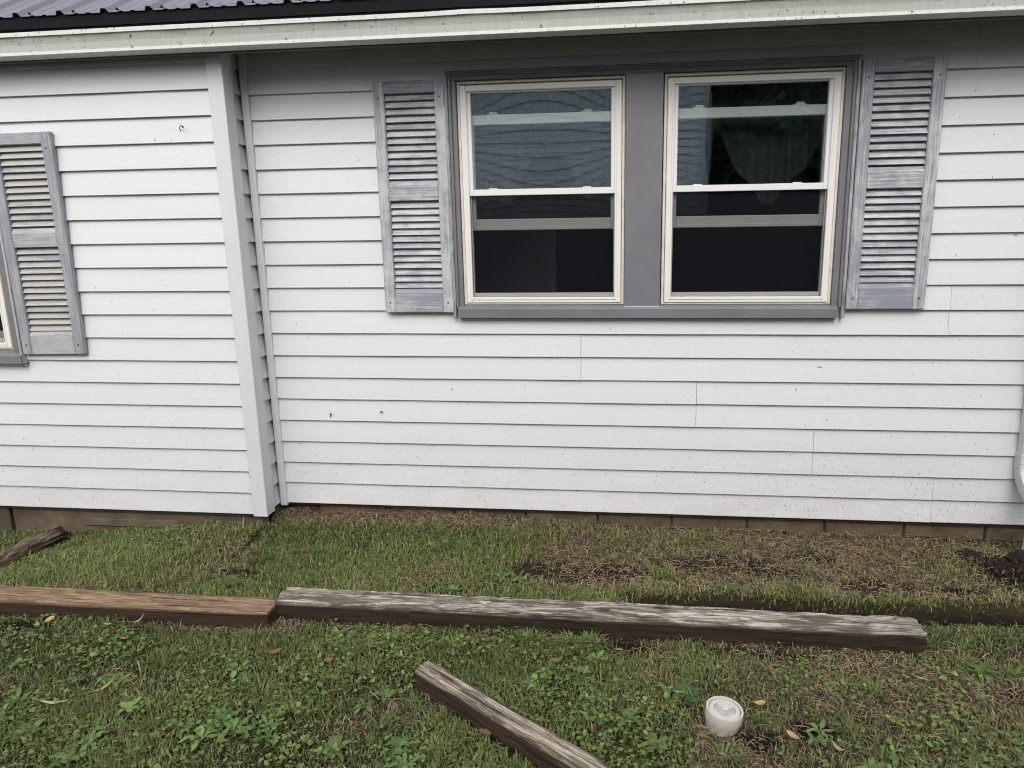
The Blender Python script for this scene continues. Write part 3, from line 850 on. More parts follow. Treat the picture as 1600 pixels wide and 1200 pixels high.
# ------------------------------------------------------------------ shutters
SH_W, SH_H = 0.382, 1.188
slat_pr = [(-0.018, -0.0165), (-0.0145, -0.0185), (-0.0125, -0.0165), (0.009, 0.0155), (0.006, 0.0175)]
def make_shutter(label, loc, mats, sx=1.0, sz=1.0, ry=0.0, round_top=False, slat_bias=0):
    t = empty('shutter', loc, (0, ry, 0))
    tag(t, label, 'shutter', 'louvred shutters on the house wall')
    mx, mz, ms = mats
    W, Hh = SH_W * sx, SH_H * sz
    st = 0.058 * sx
    z = lambda v: v * sz
    for a in (0.0, W - st):
        mb = MB().box(a, a + st, -0.030, 0.0, 0.0, Hh, 0.004)
        obj('stile', mb, mz, t)
    for lo, hi in ((0.0, 0.108), (0.592, 0.668), (1.128, SH_H)):
        mb = MB().box(st + 0.0005, W - st - 0.0005, -0.0285, -0.001, z(lo) + (0.0006 if lo == 0 else 0), z(hi) - (0.0006 if hi == SH_H else 0), 0.003)
        if lo > 0.5 and lo < 1.0:
            mb.prism_x([(-0.001, z(hi)), (-0.0280, z(hi) - 0.001), (-0.012, z(hi) + 0.026), (-0.001, z(hi) + 0.026)], st + 0.0006, W - st - 0.0006)
        if lo == 0.0:
            mb.prism_x([(-0.001, z(hi)), (-0.0280, z(hi) - 0.001), (-0.012, z(hi) + 0.022), (-0.001, z(hi) + 0.022)], st + 0.0006, W - st - 0.0006)
        obj('rail', mb, mx, t)
    slm = MB().prism_x(slat_pr, st + 0.001, W - st - 0.001).mesh('slat'); slm.materials.append(ms)
    n1 = 12
    for i in range(n1):
        o = obj('slat', slm, None, t, loc=(0, -0.004, z(0.704 + 0.0355 * (i + 0.5))))
        o.rotation_euler = (random.uniform(-0.05, 0.05), 0, random.uniform(-0.004, 0.004))
    for i in range(13):
        o = obj('slat', slm, None, t, loc=(0, -0.004, z(0.134 + 0.0352 * (i + 0.5))))
        o.rotation_euler = (random.uniform(-0.05, 0.05), 0, random.uniform(-0.004, 0.004))
    obj('back_panel', MB().box(st + 0.001, W - st - 0.001, 0.006, 0.009, z(0.108), z(1.128)), M['casing'], t)
    for px, pz in ((0.030, 1.105), (W - 0.030, 1.105), (0.030, 0.055), (W - 0.030, 0.055)):
        obj('screw', MB().lathe([(0.0045, 0), (0.0045, 0.002), (0.002, 0.003)], 8), M['screw'], t, loc=(px, -0.0302, z(pz)), rot=(R(90), 0, 0))
    return t
new = (M['paint_x'], M['paint_z'], M['paint_slat']); old = (M['paint_x2'], M['paint_z2'], M['paint_slat2'])
make_shutter('scraped blue grey shutter beside the window filled with siding reflection', (-1.355, -0.018, 1.135), new)
make_shutter('scraped blue grey shutter right of the window with dark glass', (1.067, -0.018, 1.151), new)
make_shutter('faded grey shutter with rounded top corner on the projecting wall', (-3.405, YL - 0.018, 0.922), old, 0.985, 0.992, R(-0.6))

# ------------------------------------------------------------------ gutter, downspout, drain
gut = empty('gutter', (0, -0.282, 2.4403))
tag(gut, 'speckled white rain gutter running along the eave above both walls', 'gutter')
go = [(-0.352, 2.527), (-0.356, 2.424), (-0.360, 2.420), (-0.440, 2.420), (-0.4475, 2.4215), (-0.4475, 2.4355), (-0.4385, 2.4385), (-0.4420, 2.470), (-0.4515, 2.5030), (-0.4590, 2.5040), (-0.4600, 2.5215), (-0.4570, 2.5235), (-0.4460, 2.5235), (-0.4460, 2.5215), (-0.4560, 2.5205), (-0.4490, 2.5050), (-0.4400, 2.4700), (-0.4365, 2.4380), (-0.4440, 2.4300), (-0.4400, 2.4225), (-0.3600, 2.4225), (-0.3540, 2.5270)]
gm = MB().prism_x(go, -6.2, 3.6, nx=56)
def dent(x): return 0.004 * math.exp(-((x + 0.76) / 0.14) ** 2) * (1 if x > -0.9 else 1) + 0.0012 * math.sin(x * 2.1)
gm.v = [(x, y + 0.36 + 0.002 * math.sin(x * 1.7), z - 2.42 + (dent(x) if z > 2.47 else 0.0009 * math.sin(x * 2.1))) for x, y, z in gm.v]
go_o = obj('trough', gm, M['gutter'], gut)
go_o.location = (0, 0, 0)
# trough colours are laid out in house heights, so its coordinates start at the eave
for hx in (-2.19, -0.95, -0.213):
    obj('hanger', MB().box(hx - 0.008, hx + 0.008, -0.092, 0.006, 0.0985, 0.1005).box(hx - 0.008, hx + 0.008, -0.004, 0.0015, 0.1005, 0.135), M['trim'], gut)

dsp = empty('downspout', (2.03, -0.05, 0.33))
tag(dsp, 'white ribbed metal downspout with elbow at the right wall edge', 'downspout')
def rect_sweep(path, w, d, ripple=None, r=0.008):
    """rectangular pipe swept along a path in the y-z plane (local)"""
    vs = []; fs = []; n = 0
    base = []
    ww, dd = w / 2, d / 2
    pts = []
    for sx, sy in ((1, -1), (1, 1), (-1, 1), (-1, -1)):
        cx, cy = sx * (ww - r), sy * (dd - r)
        a0 = {(1, -1): -90, (1, 1): 0, (-1, 1): 90, (-1, -1): 180}[(sx, sy)]
        for q in range(4):
            a = R(a0 + 30 * q); pts.append((cx + r * math.cos(a), cy + r * math.sin(a)))
    n = len(pts)
    P = [Vector(p) for p in path]
    for i, p in enumerate(P):
        dv = (P[min(i + 1, len(P) - 1)] - P[max(i - 1, 0)]).normalized()
        nrm = Vector((0, -dv.z, dv.y))
        k = 1.0 + (ripple[i] if ripple else 0)
        for a, b in pts:
            q = p + Vector((a * k, 0, 0)) + nrm * (b * k)
            vs.append(q)
    for i in range(len(P) - 1):
        for s in range(n):
            t = (s + 1) % n
            fs.append((i * n + s, i * n + t, (i + 1) * n + t, (i + 1) * n + s))
    fs.append(tuple(range(n - 1, -1, -1))); fs.append(tuple((len(P) - 1) * n + s for s in range(n)))
    return MB().add(vs, fs)
obj('pipe', rect_sweep([(0, 0, 0.05), (0, 0, 2.1)], 0.098, 0.062), M['downspout'], dsp)
path = []; rip = []
for i in range(60):
    t = i / 59
    if t < 0.2:
        p = (0, 0, 0.075 - 0.06 * t / 0.2)
    elif t < 0.75:
        a = R(62) * (t - 0.2) / 0.55; rr = 0.115
        p = (0, -rr * (1 - math.cos(a)), 0.015 - rr * math.sin(a))
    else:
        a = R(62); rr = 0.115; s = (t - 0.75) / 0.25 * 0.13
        p = (0, -rr * (1 - math.cos(a)) - s * math.sin(a), 0.015 - rr * math.sin(a) - s * math.cos(a))
    path.append(p); rip.append(0.05 + (0.04 * math.sin(t * 95) if 0.15 < t < 0.8 else 0))
obj('elbow', rect_sweep(path, 0.104, 0.068, rip), M['downspout'], dsp, True, R(50))
drn = MB().lathe([(0.052, -0.10), (0.052, 0.20), (0.060, 0.205), (0.060, 0.225), (0.054, 0.225), (0.050, 0.15)], 32)
drn_o = obj('drain_pipe', drn, M['drain'], None, True, R(40), loc=(1.985, -0.265, -0.10), rot=(R(-6), R(9), 0))
tag(drn_o, 'pale sage green plastic drain pipe rising from the soil under the downspout', 'pipe')

# nails left in the siding
def nail(loc, pts, label, cat='nail'):
    t = obj('nail', MB().tube(pts, 0.0022, 6).tube([pts[-1], tuple(Vector(pts[-1]) + (Vector(pts[-1]) - Vector(pts[-2])).normalized() * 0.003)], 0.0055, 8), M['nail'], loc=loc)
    tag(t, label, cat, 'nails left in the siding'); return t
nail((-2.309, YL - 0.008, 2.104), [(-0.022, 0, -0.016), (-0.018, -0.016, -0.004), (-0.006, -0.026, 0.008), (0.006, -0.030, 0.006), (0.010, -0.031, 0.002)], 'bent black nail high on the projecting left wall')
nail((-1.731, -0.008, 0.540), [(-0.012, 0, -0.022), (-0.004, -0.012, -0.008), (0.003, -0.020, 0.010)], 'thin dark nail in the siding nearer the inside corner')
nail((-1.427, -0.008, 0.562), [(-0.016, 0, -0.004), (-0.004, -0.016, 0.006), (0.003, -0.020, 0.006)], 'short dark nail in the siding below the left window shutter')

# ------------------------------------------------------------------ timbers
def timber(label, mat, L, W, Hh, loc, rotz, seed, rough=0.004, roll=0.0, ry=0.0, ragged=(0.0, 0.0), bev=0.007, wane=None):
    n = int(L / 0.018) + 1; prof = []
    w, h = W / 2, Hh
    # perimeter points (y,z); local z = 0 at the top face, local x along the grain
    def edge(a, b, m):
        return [(a[0] + (b[0] - a[0]) * i / m, a[1] + (b[1] - a[1]) * i / m) for i in range(m)]
    c = [(-w, -h + bev), (-w, -bev), (-w + bev, 0), (w - bev, 0), (w, -bev), (w, -h + bev), (w - bev, -h), (-w + bev, -h)]
    for i in range(8):
        prof += edge(c[i], c[(i + 1) % 8], 9 if i in (0, 2, 4) else 2)
    m = len(prof)
    P = np.array(prof)
    X = np.linspace(0, L, n)
    XX = np.repeat(X[:, None], m, 1); YY = np.repeat(P[None, :, 0], n, 0).copy(); ZZ = np.repeat(P[None, :, 1], n, 0).copy()
    per = np.arange(m)[None, :] * 0.9
    d = (fbm(XX * 9, per * 0.8 + 0 * XX, seed, 4) - 0.5) * 2.4 + (fbm(XX * 3.5, per * 2.4 + 0.6 * np.sin(XX * 5), seed + 5, 3) - 0.5) * 1.8
    chip = sstep(0.60, 0.74, fbm(XX * 13, per * 0.5 + 0 * XX, seed + 31, 3)) * np.exp(-((np.abs(YY) - w) / 0.02) ** 2) * np.exp(-(ZZ / 0.025) ** 2)
    d = d - chip * 1.1
    NY = YY / w; NZ = (ZZ + h / 2) / (h / 2)
    nn = np.maximum(np.hypot(NY, NZ), 1e-6)
    YY += NY / nn * d * rough; ZZ += NZ / nn * d * rough
    e0 = (fbm(per * 1.3 + 0 * XX, XX * 0, seed + 9, 3)) * ragged[0]; e1 = (fbm(per * 1.3 + 0 * XX, XX * 0 + 7, seed + 19, 3)) * ragged[1]
    t = XX / L
    XX = XX + e0 * (1 - t) ** 6 - e1 * t ** 6
    if wane: YY, ZZ = wane(XX, YY, ZZ)
    V = np.stack([XX, YY, ZZ], -1).reshape(-1, 3)
    F = []
    for i in range(n - 1):
        a = i * m + np.arange(m); b = i * m + (np.arange(m) + 1) % m
        F.append(np.stack([a, b, b + m, a + m], -1))
    F = np.concatenate(F)
    me = bpy.data.meshes.new('landscape_timber')
    # end caps as fans with a sunken centre
    c0 = len(V); V = np.vstack([V, [[0.004, 0, -h / 2], [L - 0.004, 0, -h / 2]]])
    faces = [tuple(f) for f in F] + [(int(j), c0, int((j + 1) % m)) for j in range(m)] + [((n - 1) * m + int((j + 1) % m), c0 + 1, (n - 1) * m + int(j)) for j in range(m)]
    me.from_pydata([tuple(v) for v in V], [], faces); me.update()
    me.polygons.foreach_set('use_smooth', [True] * len(me.polygons)); me.set_sharp_from_angle(angle=R(38))
    o = obj('landscape_timber', me, mat, loc=loc, rot=(roll, ry, rotz))
    return tag(o, label, 'timber', 'old landscape timbers lying on the lawn')
timber('long bleached grey timber lying across the lawn below the double window', M['t_grey'], 2.812, 0.132, 0.115, (-1.608, -0.972, -0.056), R(-0.35), 101, 0.0046, ragged=(0.012, 0.03))
timber('reddish brown timber butted against the end of the long grey one', M['t_brown'], 2.918, 0.132, 0.115, (-4.515, -1.060, -0.064), R(0.25), 202, 0.0038, ry=R(0.25), ragged=(0.0, 0.008))
timber('split brown timber slanting towards the viewer in the near lawn', M['t_split'], 2.2, 0.078, 0.10, (-0.815, -1.435, -0.054), math.atan2(-0.470, 0.690), 303, 0.0055, ragged=(0.05, 0.0), roll=R(4), bev=0.014)
timber('short rotten dark timber against the wall at the far left', M['t_rot'], 0.70, 0.085, 0.12, (-3.290, -0.262, -0.080), R(-99), 404, 0.016, ragged=(0.13, 0.03), ry=R(1), bev=0.012)

# ------------------------------------------------------------------ cleanout cap
cap = empty('cleanout_cap', (0.322, -1.548, float(gz(0.322, -1.548)) - 0.012), (R(3), R(5.5), R(8)))
tag(cap, 'round white plastic sewer cleanout cap with square nut in the lawn', 'pipe cap')
obj('pipe_body', MB().lathe([(0.057, -0.05), (0.0575, 0.022), (0.0620, 0.036), (0.0650, 0.050), (0.0655, 0.080), (0.0640, 0.0835), (0.0575, 0.0835), (0.0560, 0.0790), (0.0560, 0.06)], 48), M['pvc'], cap, True, R(35))
obj('plug', MB().lathe([(0.054, 0.058), (0.054, 0.0770), (0.0515, 0.0790), (0.038, 0.0795), (0.0355, 0.0720), (0.020, 0.0720)], 48), M['pvc_plug'], cap, True, R(35))
nut = MB(); a, b = 0.0250, 0.0215
nut.add([(-a, -a, 0), (a, -a, 0), (a, a, 0), (-a, a, 0), (-b, -b, .026), (b, -b, .026), (b, b, .026), (-b, b, .026), (-b + .003, -b + .003, .0285), (b - .003, -b + .003, .0285), (b - .003, b - .003, .0285), (-b + .003, b - .003, .0285)],
        [(3, 2, 1, 0), (0, 1, 5, 4), (1, 2, 6, 5), (2, 3, 7, 6), (3, 0, 4, 7), (4, 5, 9, 8), (5, 6, 10, 9), (6, 7, 11, 10), (7, 4, 8, 11), (8, 9, 10, 11)])
obj('square_nut', nut, M['pvc_plug'], cap, loc=(0, 0, 0.0718), rot=(0, 0, R(29)))

# ------------------------------------------------------------------ soil clods, stones
def lumps(pts, name):
    """rough lumps, one mesh"""
    phi = (1 + 5 ** 0.5) / 2
    iv = np.array([(-1, phi, 0), (1, phi, 0), (-1, -phi, 0), (1, -phi, 0), (0, -1, phi), (0, 1, phi), (0, -1, -phi), (0, 1, -phi), (phi, 0, -1), (phi, 0, 1), (-phi, 0, -1), (-phi, 0, 1)], float)
    iv /= np.linalg.norm(iv[0])
    fi = np.array([(0, 11, 5), (0, 5, 1), (0, 1, 7), (0, 7, 10), (0, 10, 11), (1, 5, 9), (5, 11, 4), (11, 10, 2), (10, 7, 6), (7, 1, 8), (3, 9, 4), (3, 4, 2), (3, 2, 6), (3, 6, 8), (3, 8, 9), (4, 9, 5), (2, 4, 11), (6, 2, 10), (8, 6, 7), (9, 8, 1)])
    Vs = []; Fs = []
    for x, y, z, r in pts:
        v = iv * r * rng.uniform(0.65, 1.3, (12, 1)) * rng.uniform(0.7, 1.2, 3) + (x, y, z)
        Fs.append(fi + len(Vs) * 12); Vs.append(v)
    return np_mesh(name, np.concatenate(Vs), np.concatenate(Fs))
pts = []
for _ in range(1100):
    a = rng.uniform(0, 2 * math.pi); r = abs(rng.normal(0, 0.085)); x, y = 1.89 + r * 1.4 * math.cos(a), -0.37 + r * 1.15 * math.sin(a)
    pts.append((x, y, float(gz(x, y)) + 0.002, rng.uniform(0.003, 0.016)))
for _ in range(180):
    x, y = rng.normal(1.73, 0.05), rng.normal(-0.21, 0.035); pts.append((x, y, float(gz(x, y)) + 0.002, rng.uniform(0.003, 0.012)))
xs = rng.uniform(0.0, 2.3, 3500); ys = rng.uniform(-0.95, -0.55, 3500); tm = trench_mask(xs, ys)
for x, y, t in zip(xs, ys, tm):
    if t > 0.4: pts.append((x, y, float(gz(x, y)), rng.uniform(0.002, 0.009)))
for bx, by, rx, ry in BARE:
    for _ in range(45):
        x, y = bx + rng.normal(0, rx * 0.4), by + rng.normal(0, ry * 0.4); pts.append((x, y, float(gz(x, y)), rng.uniform(0.002, 0.007)))
tag(obj('soil_clods', lumps(pts, 'soil_clods'), M['soil']), 'dark crumbled soil in the trench and the heap by the drain pipe', 'soil', kind='stuff')
for i, (x, y, r, lab) in enumerate([(0.41, -0.32, 0.012, 'pale pebble on the bare bed, the larger of two together'), (0.48, -0.355, 0.008, 'tiny pale pebble on the bare bed beside a larger one'), (-3.45, -0.31, 0.05, 'broken pale concrete lump by the wall behind the rotten timber')]):
    z = float(gz(x, y))
    o = obj('stone', lumps([(0, 0, 0, r)], 'stone'), M['stone'], loc=(x, y, z + r * 0.35)); o.scale = (1.3, 0.9, 0.6)
    tag(o, lab, 'stone')

# ------------------------------------------------------------------ vegetation
def timber_clear(x, y):
    """True where a timber or the cap stands"""
    a = (x > -1.62) & (x < 1.22) & (y > -1.045) & (y < -0.90)
    b = (x < -1.60) & (y > -1.13) & (y < -0.99)
    dx, dy = x + 0.815, y + 1.435; ux, uy = 0.8265, -0.5630
    s = dx * ux + dy * uy; p = -dx * uy + dy * ux
    c = (s > 0) & (np.abs(p) < 0.042)
    d = (np.abs(x + 3.335 - (y + 0.62) * 0.158) < 0.045) & (y < -0.25)
    e = np.hypot(x - 0.324, y + 1.560) < 0.058
    return a | b | c | d | e
CLOVER = [(0.67, -1.28, .16), (0.81, -1.38, .10), (1.15, -1.31, .17), (1.1, -1.58, .24), (0.9, -1.69, .17), (-0.2, -1.47, .24), (-0.01, -1.56, .18), (-0.05, -1.75, .2), (-0.3, -1.25, .19), (-0.6, -1.19, .22), (-1.15, -1.19, .13), (-1.21, -1.33, .12), (-2.2, -1.7, .16), (-1.92, -1.9, .2), (-1.23, -1.77, .17), (-1.51, -1.7, .15), (-0.79, -1.78, .15), (-0.86, -1.42, .13), (-1.09, -1.48, .15), (-2.67, -1.28, .22), (-2.22, -1.38, .18), (-1.1, -1.85, .15), (-2.42, -0.22, .18), (-2.61, -0.4, .17), (-0.97, -1.22, .14), (-1.75, -1.45, .16), (-0.45, -1.62, .12)]
def clover_mask(x, y):
    m = np.zeros_like(x)
    n = fbm(x * 7, y * 7, 91, 3)
    for cx, cy, r in CLOVER:
        d = np.hypot(x - cx, (y - cy) * 1.15) / r
        m = np.maximum(m, sstep(1.3, 0.5, d + (n - 0.5) * 1.4))
    return m

def blades(x, y, z, h, w, az, lean, cb, ct):
    """each blade: 5 vertices, a bent strip ending in a point"""
    n = len(x)
    dx, dy = np.cos(az), np.sin(az); px, py = -dy, dx
    V = np.empty((n, 5, 3), np.float32); C = np.empty((n, 5, 3), np.float32)
    hm = h * (0.62 - 0.12 * lean); ht = h * np.clip(1.0 - 0.42 * lean, 0.12, 1)
    om = h * lean * 0.28; ot = h * lean * 0.95
    for i, s in ((0, -1), (1, 1)):
        V[:, i, 0] = x + px * s * w * 0.5; V[:, i, 1] = y + py * s * w * 0.5; V[:, i, 2] = z - 0.004
    for i, s in ((2, -1), (3, 1)):
        V[:, i, 0] = x + dx * om + px * s * w * 0.45; V[:, i, 1] = y + dy * om + py * s * w * 0.45; V[:, i, 2] = z + hm
    V[:, 4, 0] = x + dx * ot; V[:, 4, 1] = y + dy * ot; V[:, 4, 2] = z + ht
    C[:, 0] = C[:, 1] = cb; C[:, 2] = C[:, 3] = (cb + ct) / 2; C[:, 4] = ct
    b = (np.arange(n) * 5)[:, None]
    F = np.concatenate([b + [0, 1, 3], b + [0, 3, 2], b + [2, 3, 4]], 1).reshape(-1, 3)
    return V.reshape(-1, 3), F, C.reshape(-1, 3)

def scatter(n, x0, x1, y0, y1):
    return rng.uniform(x0, x1, n), rng.uniform(y0, y1, n)

N = 430000
x, y = scatter(N, -4.4, 2.9, -2.75, -0.005)
near = sstep(-2.5, -1.9, y)
bare = bare_mask(x, y); straw = straw_mask(x, y); clo = clover_mask(x, y)
dn = fbm(x * 6, y * 6, 51, 3)
p = (1 - 0.97 * bare) * (1 - 0.90 * straw) * (0.55 + 0.9 * (dn - 0.2)) * (1 - 0.15 * clo)
p = p * np.where((y > -0.03) & (x < -0.5), 0.4, 1.0)
p = np.where((y > YL) & (x < XC), 0, p)
keep = (rng.uniform(0, 1, N) < p) & ~timber_clear(x, y)
x, y, straw, clo = x[keep], y[keep], straw[keep], clo[keep]
n = len(x)
h = rng.uniform(0.016, 0.042, n) * (0.75 + 0.6 * fbm(x * 2.2, y * 2.2, 81, 3))
behind = y > -0.93
h = h * np.where(behind, 0.98, 0.82)
h = h * (0.55 + 0.9 * fbm(x * 1.6 + 9, y * 1.6, 171, 3))
fr = sstep(0.07, 0.02, np.abs(y + 0.665 - 0.07 * np.maximum(x - 1.2, 0))) * sstep(-0.2, 0.1, x)
h = h * (1 + 0.2 * fr)
tall = rng.uniform(0, 1, n) > 0.985
h = h * np.where(tall, 1.9, 1.0)
w = rng.uniform(0.0024, 0.0056, n) * np.where(behind, 1.15, 1.0)
az = rng.uniform(0, 2 * math.pi, n); lean = rng.beta(1.6, 1.6, n) * 1.7
hue = 0.55 * fbm(x * 4, y * 4, 111, 3) + 0.9 * (fbm(x * 1.7, y * 1.7, 181, 3) - 0.5) + 0.225 + rng.normal(0, 0.16, n)
g0 = np.array([0.098, 0.140, 0.040]); g1 = np.array([0.225, 0.280, 0.092]); gy_ = np.array([0.32, 0.31, 0.115]); gs = np.array([0.33, 0.275, 0.165])
t = np.clip((hue - 0.25) / 0.5, 0, 1)[:, None]
ct = g0 + (g1 - g0) * t
yel = (rng.uniform(0, 1, n) < 0.10 + 0.35 * straw + 0.40 * fr + 0.10 * behind)[:, None]
ct = np.where(yel, ct * 0.35 + gy_ * rng.uniform(0.5, 1.0, (n, 1)), ct)
ded = (rng.uniform(0, 1, n) < 0.12 + 0.42 * straw)[:, None]
ct = np.where(ded, gs * rng.uniform(0.45, 1.1, (n, 1)), ct)
ct = ct * rng.uniform(0.75, 1.25, (n, 1))
z = gz(x, y)
Vb, Fb, Cb = blades(x, y, z, h, w, az, lean, ct * 0.8, ct)  # blade bases darker than tips, shade near the soil painted in
# coarse tufts: wider, longer, splayed blades
parts_ = [(Vb, Fb, Cb)]
for q in range(150):
    tx_, ty_ = rng.uniform(-3.4, 2.2), rng.uniform(-2.1, -0.1)
    if q < 14: tx_, ty_ = -0.30 + rng.normal(0, 0.09), -1.11 + rng.normal(0, 0.015)
    m_ = int(rng.integers(18, 46))
    bx_, by_ = tx_ + rng.normal(0, 0.018, m_), ty_ + rng.normal(0, 0.018, m_)
    ok = (bare_mask(bx_, by_) < 0.4) & ~timber_clear(bx_, by_) & (by_ < np.where(bx_ < -2.1, -0.25, -0.02))
    bx_, by_ = bx_[ok], by_[ok]; m_ = len(bx_)
    if not m_: continue
    aa = np.arctan2(by_ - ty_, bx_ - tx_) + rng.normal(0, 0.5, m_)
    cc = (g0 + (g1 - g0) * rng.uniform(0.1, 0.9)) * rng.uniform(0.75, 1.2, (m_, 1))
    parts_.append(blades(bx_, by_, gz(bx_, by_), rng.uniform(0.032, 0.075, m_), rng.uniform(0.0035, 0.0065, m_), aa, rng.uniform(0.5, 1.7, m_), cc * 0.85, cc))  # tuft bases get the same painted shade
o_ = 0; fl = []
for v_, f_, c_ in parts_: fl.append(f_ + o_); o_ += len(v_)
Vb = np.concatenate([p_[0] for p_ in parts_]); Fb = np.concatenate(fl); Cb = np.concatenate([p_[2] for p_ in parts_])
tag(obj('grass', np_mesh('grass', Vb, Fb, Cb), M['grass']), 'short patchy green lawn grass around the timbers', 'grass', kind='stuff')

# fallen straw and clippings
N = 280000
x, y = scatter(N, -4.2, 2.8, -2.7, 0.02)
straw = straw_mask(x, y); bare = bare_mask(x, y); tr = trench_mask(x, y)
p = (0.03 + 0.75 * straw) * (1 - 0.28 * bare * (x < 1.6)  - 0.7 * bare * (x >= 1.6)) * (1 - 0.95 * tr)
p = np.where((y > YL - 0.0) & (x < XC), 0, p)
keep = (rng.uniform(0, 1, N) < p) & ~timber_clear(x, y)
x, y = x[keep], y[keep]; n = len(x)
L = rng.gamma(3.0, 0.0085, n).clip(0.010, 0.10); wd = rng.uniform(0.0013, 0.0031, n); az = rng.uniform(0, 2 * math.pi, n)
z = gz(x, y) + rng.uniform(0.003, 0.022, n); tilt = rng.normal(0, 0.22, n); bend = rng.normal(0, 0.25, n)
V = np.empty((n, 6, 3), np.float32)
for i, s in enumerate((-0.5, 0.0, 0.5)):
    a = az + bend * s
    cx = x + np.cos(a) * L * s; cy = y + np.sin(a) * L * s; cz = z + np.sin(tilt) * L * s + (0.004 if s == 0 else 0)
    for j, q in ((0, -0.5), (1, 0.5)):
        V[:, i * 2 + j, 0] = cx - np.sin(az) * wd * q; V[:, i * 2 + j, 1] = cy + np.cos(az) * wd * q; V[:, i * 2 + j, 2] = cz + q * 0.001
b = (np.arange(n) * 6)[:, None]
F = np.concatenate([b + [0, 2, 3, 1], b + [2, 4, 5, 3]], 1).reshape(-1, 4)
c = np.array([0.31, 0.240, 0.155]) * rng.uniform(0.2, 1.15, (n, 1)) + np.array([0.015, 0.005, -0.005]) * rng.uniform(0, 1, (n, 1))
tag(obj('dead_grass', np_mesh('dead_grass', V.reshape(-1, 3), F, np.repeat(c, 6, 0)), M['straw']), 'brown dead grass clippings strewn over the bed and lawn', 'dead grass', kind='stuff')

# clover and small round weeds
def leaflets(cx, cy, cz, r, az, tx, ty, col, heart=True):
    """hexagon-ish leaflets in a tilted plane, folded along the midrib"""
    n = len(cx)
    ca, sa = np.cos(az), np.sin(az)
    prof = [(0.0, 0.0), (0.55, 0.62), (1.05, 0.55), (1.0, 0.0), (1.05, -0.55), (0.55, -0.62)] if heart else [(0.0, 0.0), (0.5, 0.75), (1.2, 0.6), (1.6, 0.0), (1.2, -0.6), (0.5, -0.75)]
    V = np.empty((n, 6, 3), np.float32)
    for i, (u, v) in enumerate(prof):
        lx = (u * ca - v * sa) * r; ly = (u * sa + v * ca) * r
        V[:, i, 0] = cx + lx; V[:, i, 1] = cy + ly; V[:, i, 2] = cz + tx * lx + ty * ly + abs(v) * r * 0.22
    b = (np.arange(n) * 6)[:, None]
    F = np.concatenate([b + [0, 3, 2, 1], b + [0, 5, 4, 3]], 1).reshape(-1, 4)
    return V.reshape(-1, 3), F, np.repeat(col, 6, 0)
N = 62000
x, y = scatter(N, -4.2, 2.6, -2.6, -0.02)
cm = clover_mask(x, y); st = straw_mask(x, y); br = bare_mask(x, y)
lown = fbm(x * 3.3, y * 3.3, 131, 3)
p = (0.66 * cm + 0.16 * sstep(0.4, 0.65, lown) * (1 - st)) * (1 - br) * np.where(y > -0.93, 0.35, 1.0)
p = np.where((y > YL) & (x < XC), 0, p)
keep = (rng.uniform(0, 1, N) < p) & ~timber_clear(x, y)
x, y = x[keep], y[keep]; n = len(x)
zc = gz(x, y) + rng.uniform(0.014, 0.042, n) * (0.8 + 0.4 * clover_mask(x, y)); az0 = rng.uniform(0, 2 * math.pi, n)
tx, ty = rng.normal(0, 0.28, n), rng.normal(0, 0.28, n) - 0.1
r = rng.uniform(0.0042, 0.0092, n)
kind = rng.uniform(0, 1, n) + 0.4 * (fbm(x * 5, y * 5, 141, 2) - 0.5)
base = np.array([0.100, 0.176, 0.044]); pale = np.array([0.195, 0.285, 0.092]); lime = np.array([0.215, 0.275, 0.070])
col = base + (pale - base) * np.clip(rng.normal(0.45, 0.3, n), 0, 1)[:, None]
lm = (fbm(x * 6, y * 6, 151, 2) + rng.normal(0, 0.08, n) > 0.66)[:, None]
col = np.where(lm, col * 0.3 + lime * 0.7, col) * rng.uniform(0.8, 1.2, (n, 1))
Vs, Fs, Cs = [], [], []; off = 0
tri = kind < 0.62
for a in range(3):
    v, f, c = leaflets(x[tri], y[tri], zc[tri], r[tri], az0[tri] + a * 2.094, tx[tri], ty[tri], col[tri])
    Vs.append(v); Fs.append(f + off); Cs.append(c); off += len(v)
rd = ~tri
v, f, c = leaflets(x[rd], y[rd], zc[rd], r[rd] * 1.35, az0[rd], tx[rd], ty[rd], col[rd], False)
Vs.append(v); Fs.append(f + off); Cs.append(c); off += len(v)
tag(obj('clover', np_mesh('clover', np.concatenate(Vs), np.concatenate(Fs), np.concatenate(Cs)), M['leafy']), 'patches of clover and small round leaved weeds in the lawn', 'clover', kind='stuff')

# broad-leaf rosettes
def rosette(cx, cy, nl, L0, W0, up, col, seed):
    r_ = np.random.default_rng(seed); vs = []; fs = []; cs = []
    for i in range(nl):
        a = 2 * math.pi * i / nl + r_.normal(0, 0.25); L = L0 * r_.uniform(0.65, 1.15); W = W0 * r_.uniform(0.8, 1.2); u = up * r_.uniform(0.5, 1.5)
        k = len(vs); c = np.array(col) * r_.uniform(0.75, 1.3)
        for s in range(7):
            t = s / 6; rr = L * t; wz = W * (math.sin(math.pi * min(1, 0.12 + t * 0.88)) ** 0.8) * 0.5 * (0.45 if t < 0.2 else 1) * (1 + 0.18 * math.sin(s * 2.4 + i))
            zz = 0.008 + u * L * (t - 0.75 * t * t) + 0.004 * math.sin(t * 9 + i)
            for q in (-1, 0, 1):
                vs.append((rr * math.cos(a) - q * wz * math.sin(a), rr * math.sin(a) + q * wz * math.cos(a), zz + abs(q) * wz * 0.35)); cs.append(c * (1.15 if q == 0 else 1.0))
        for s in range(6):
            for q in range(2):
                b = k + s * 3 + q; fs.append((b, b + 1, b + 4, b + 3))
    return np.array(vs), np.array(fs), np.array(cs)
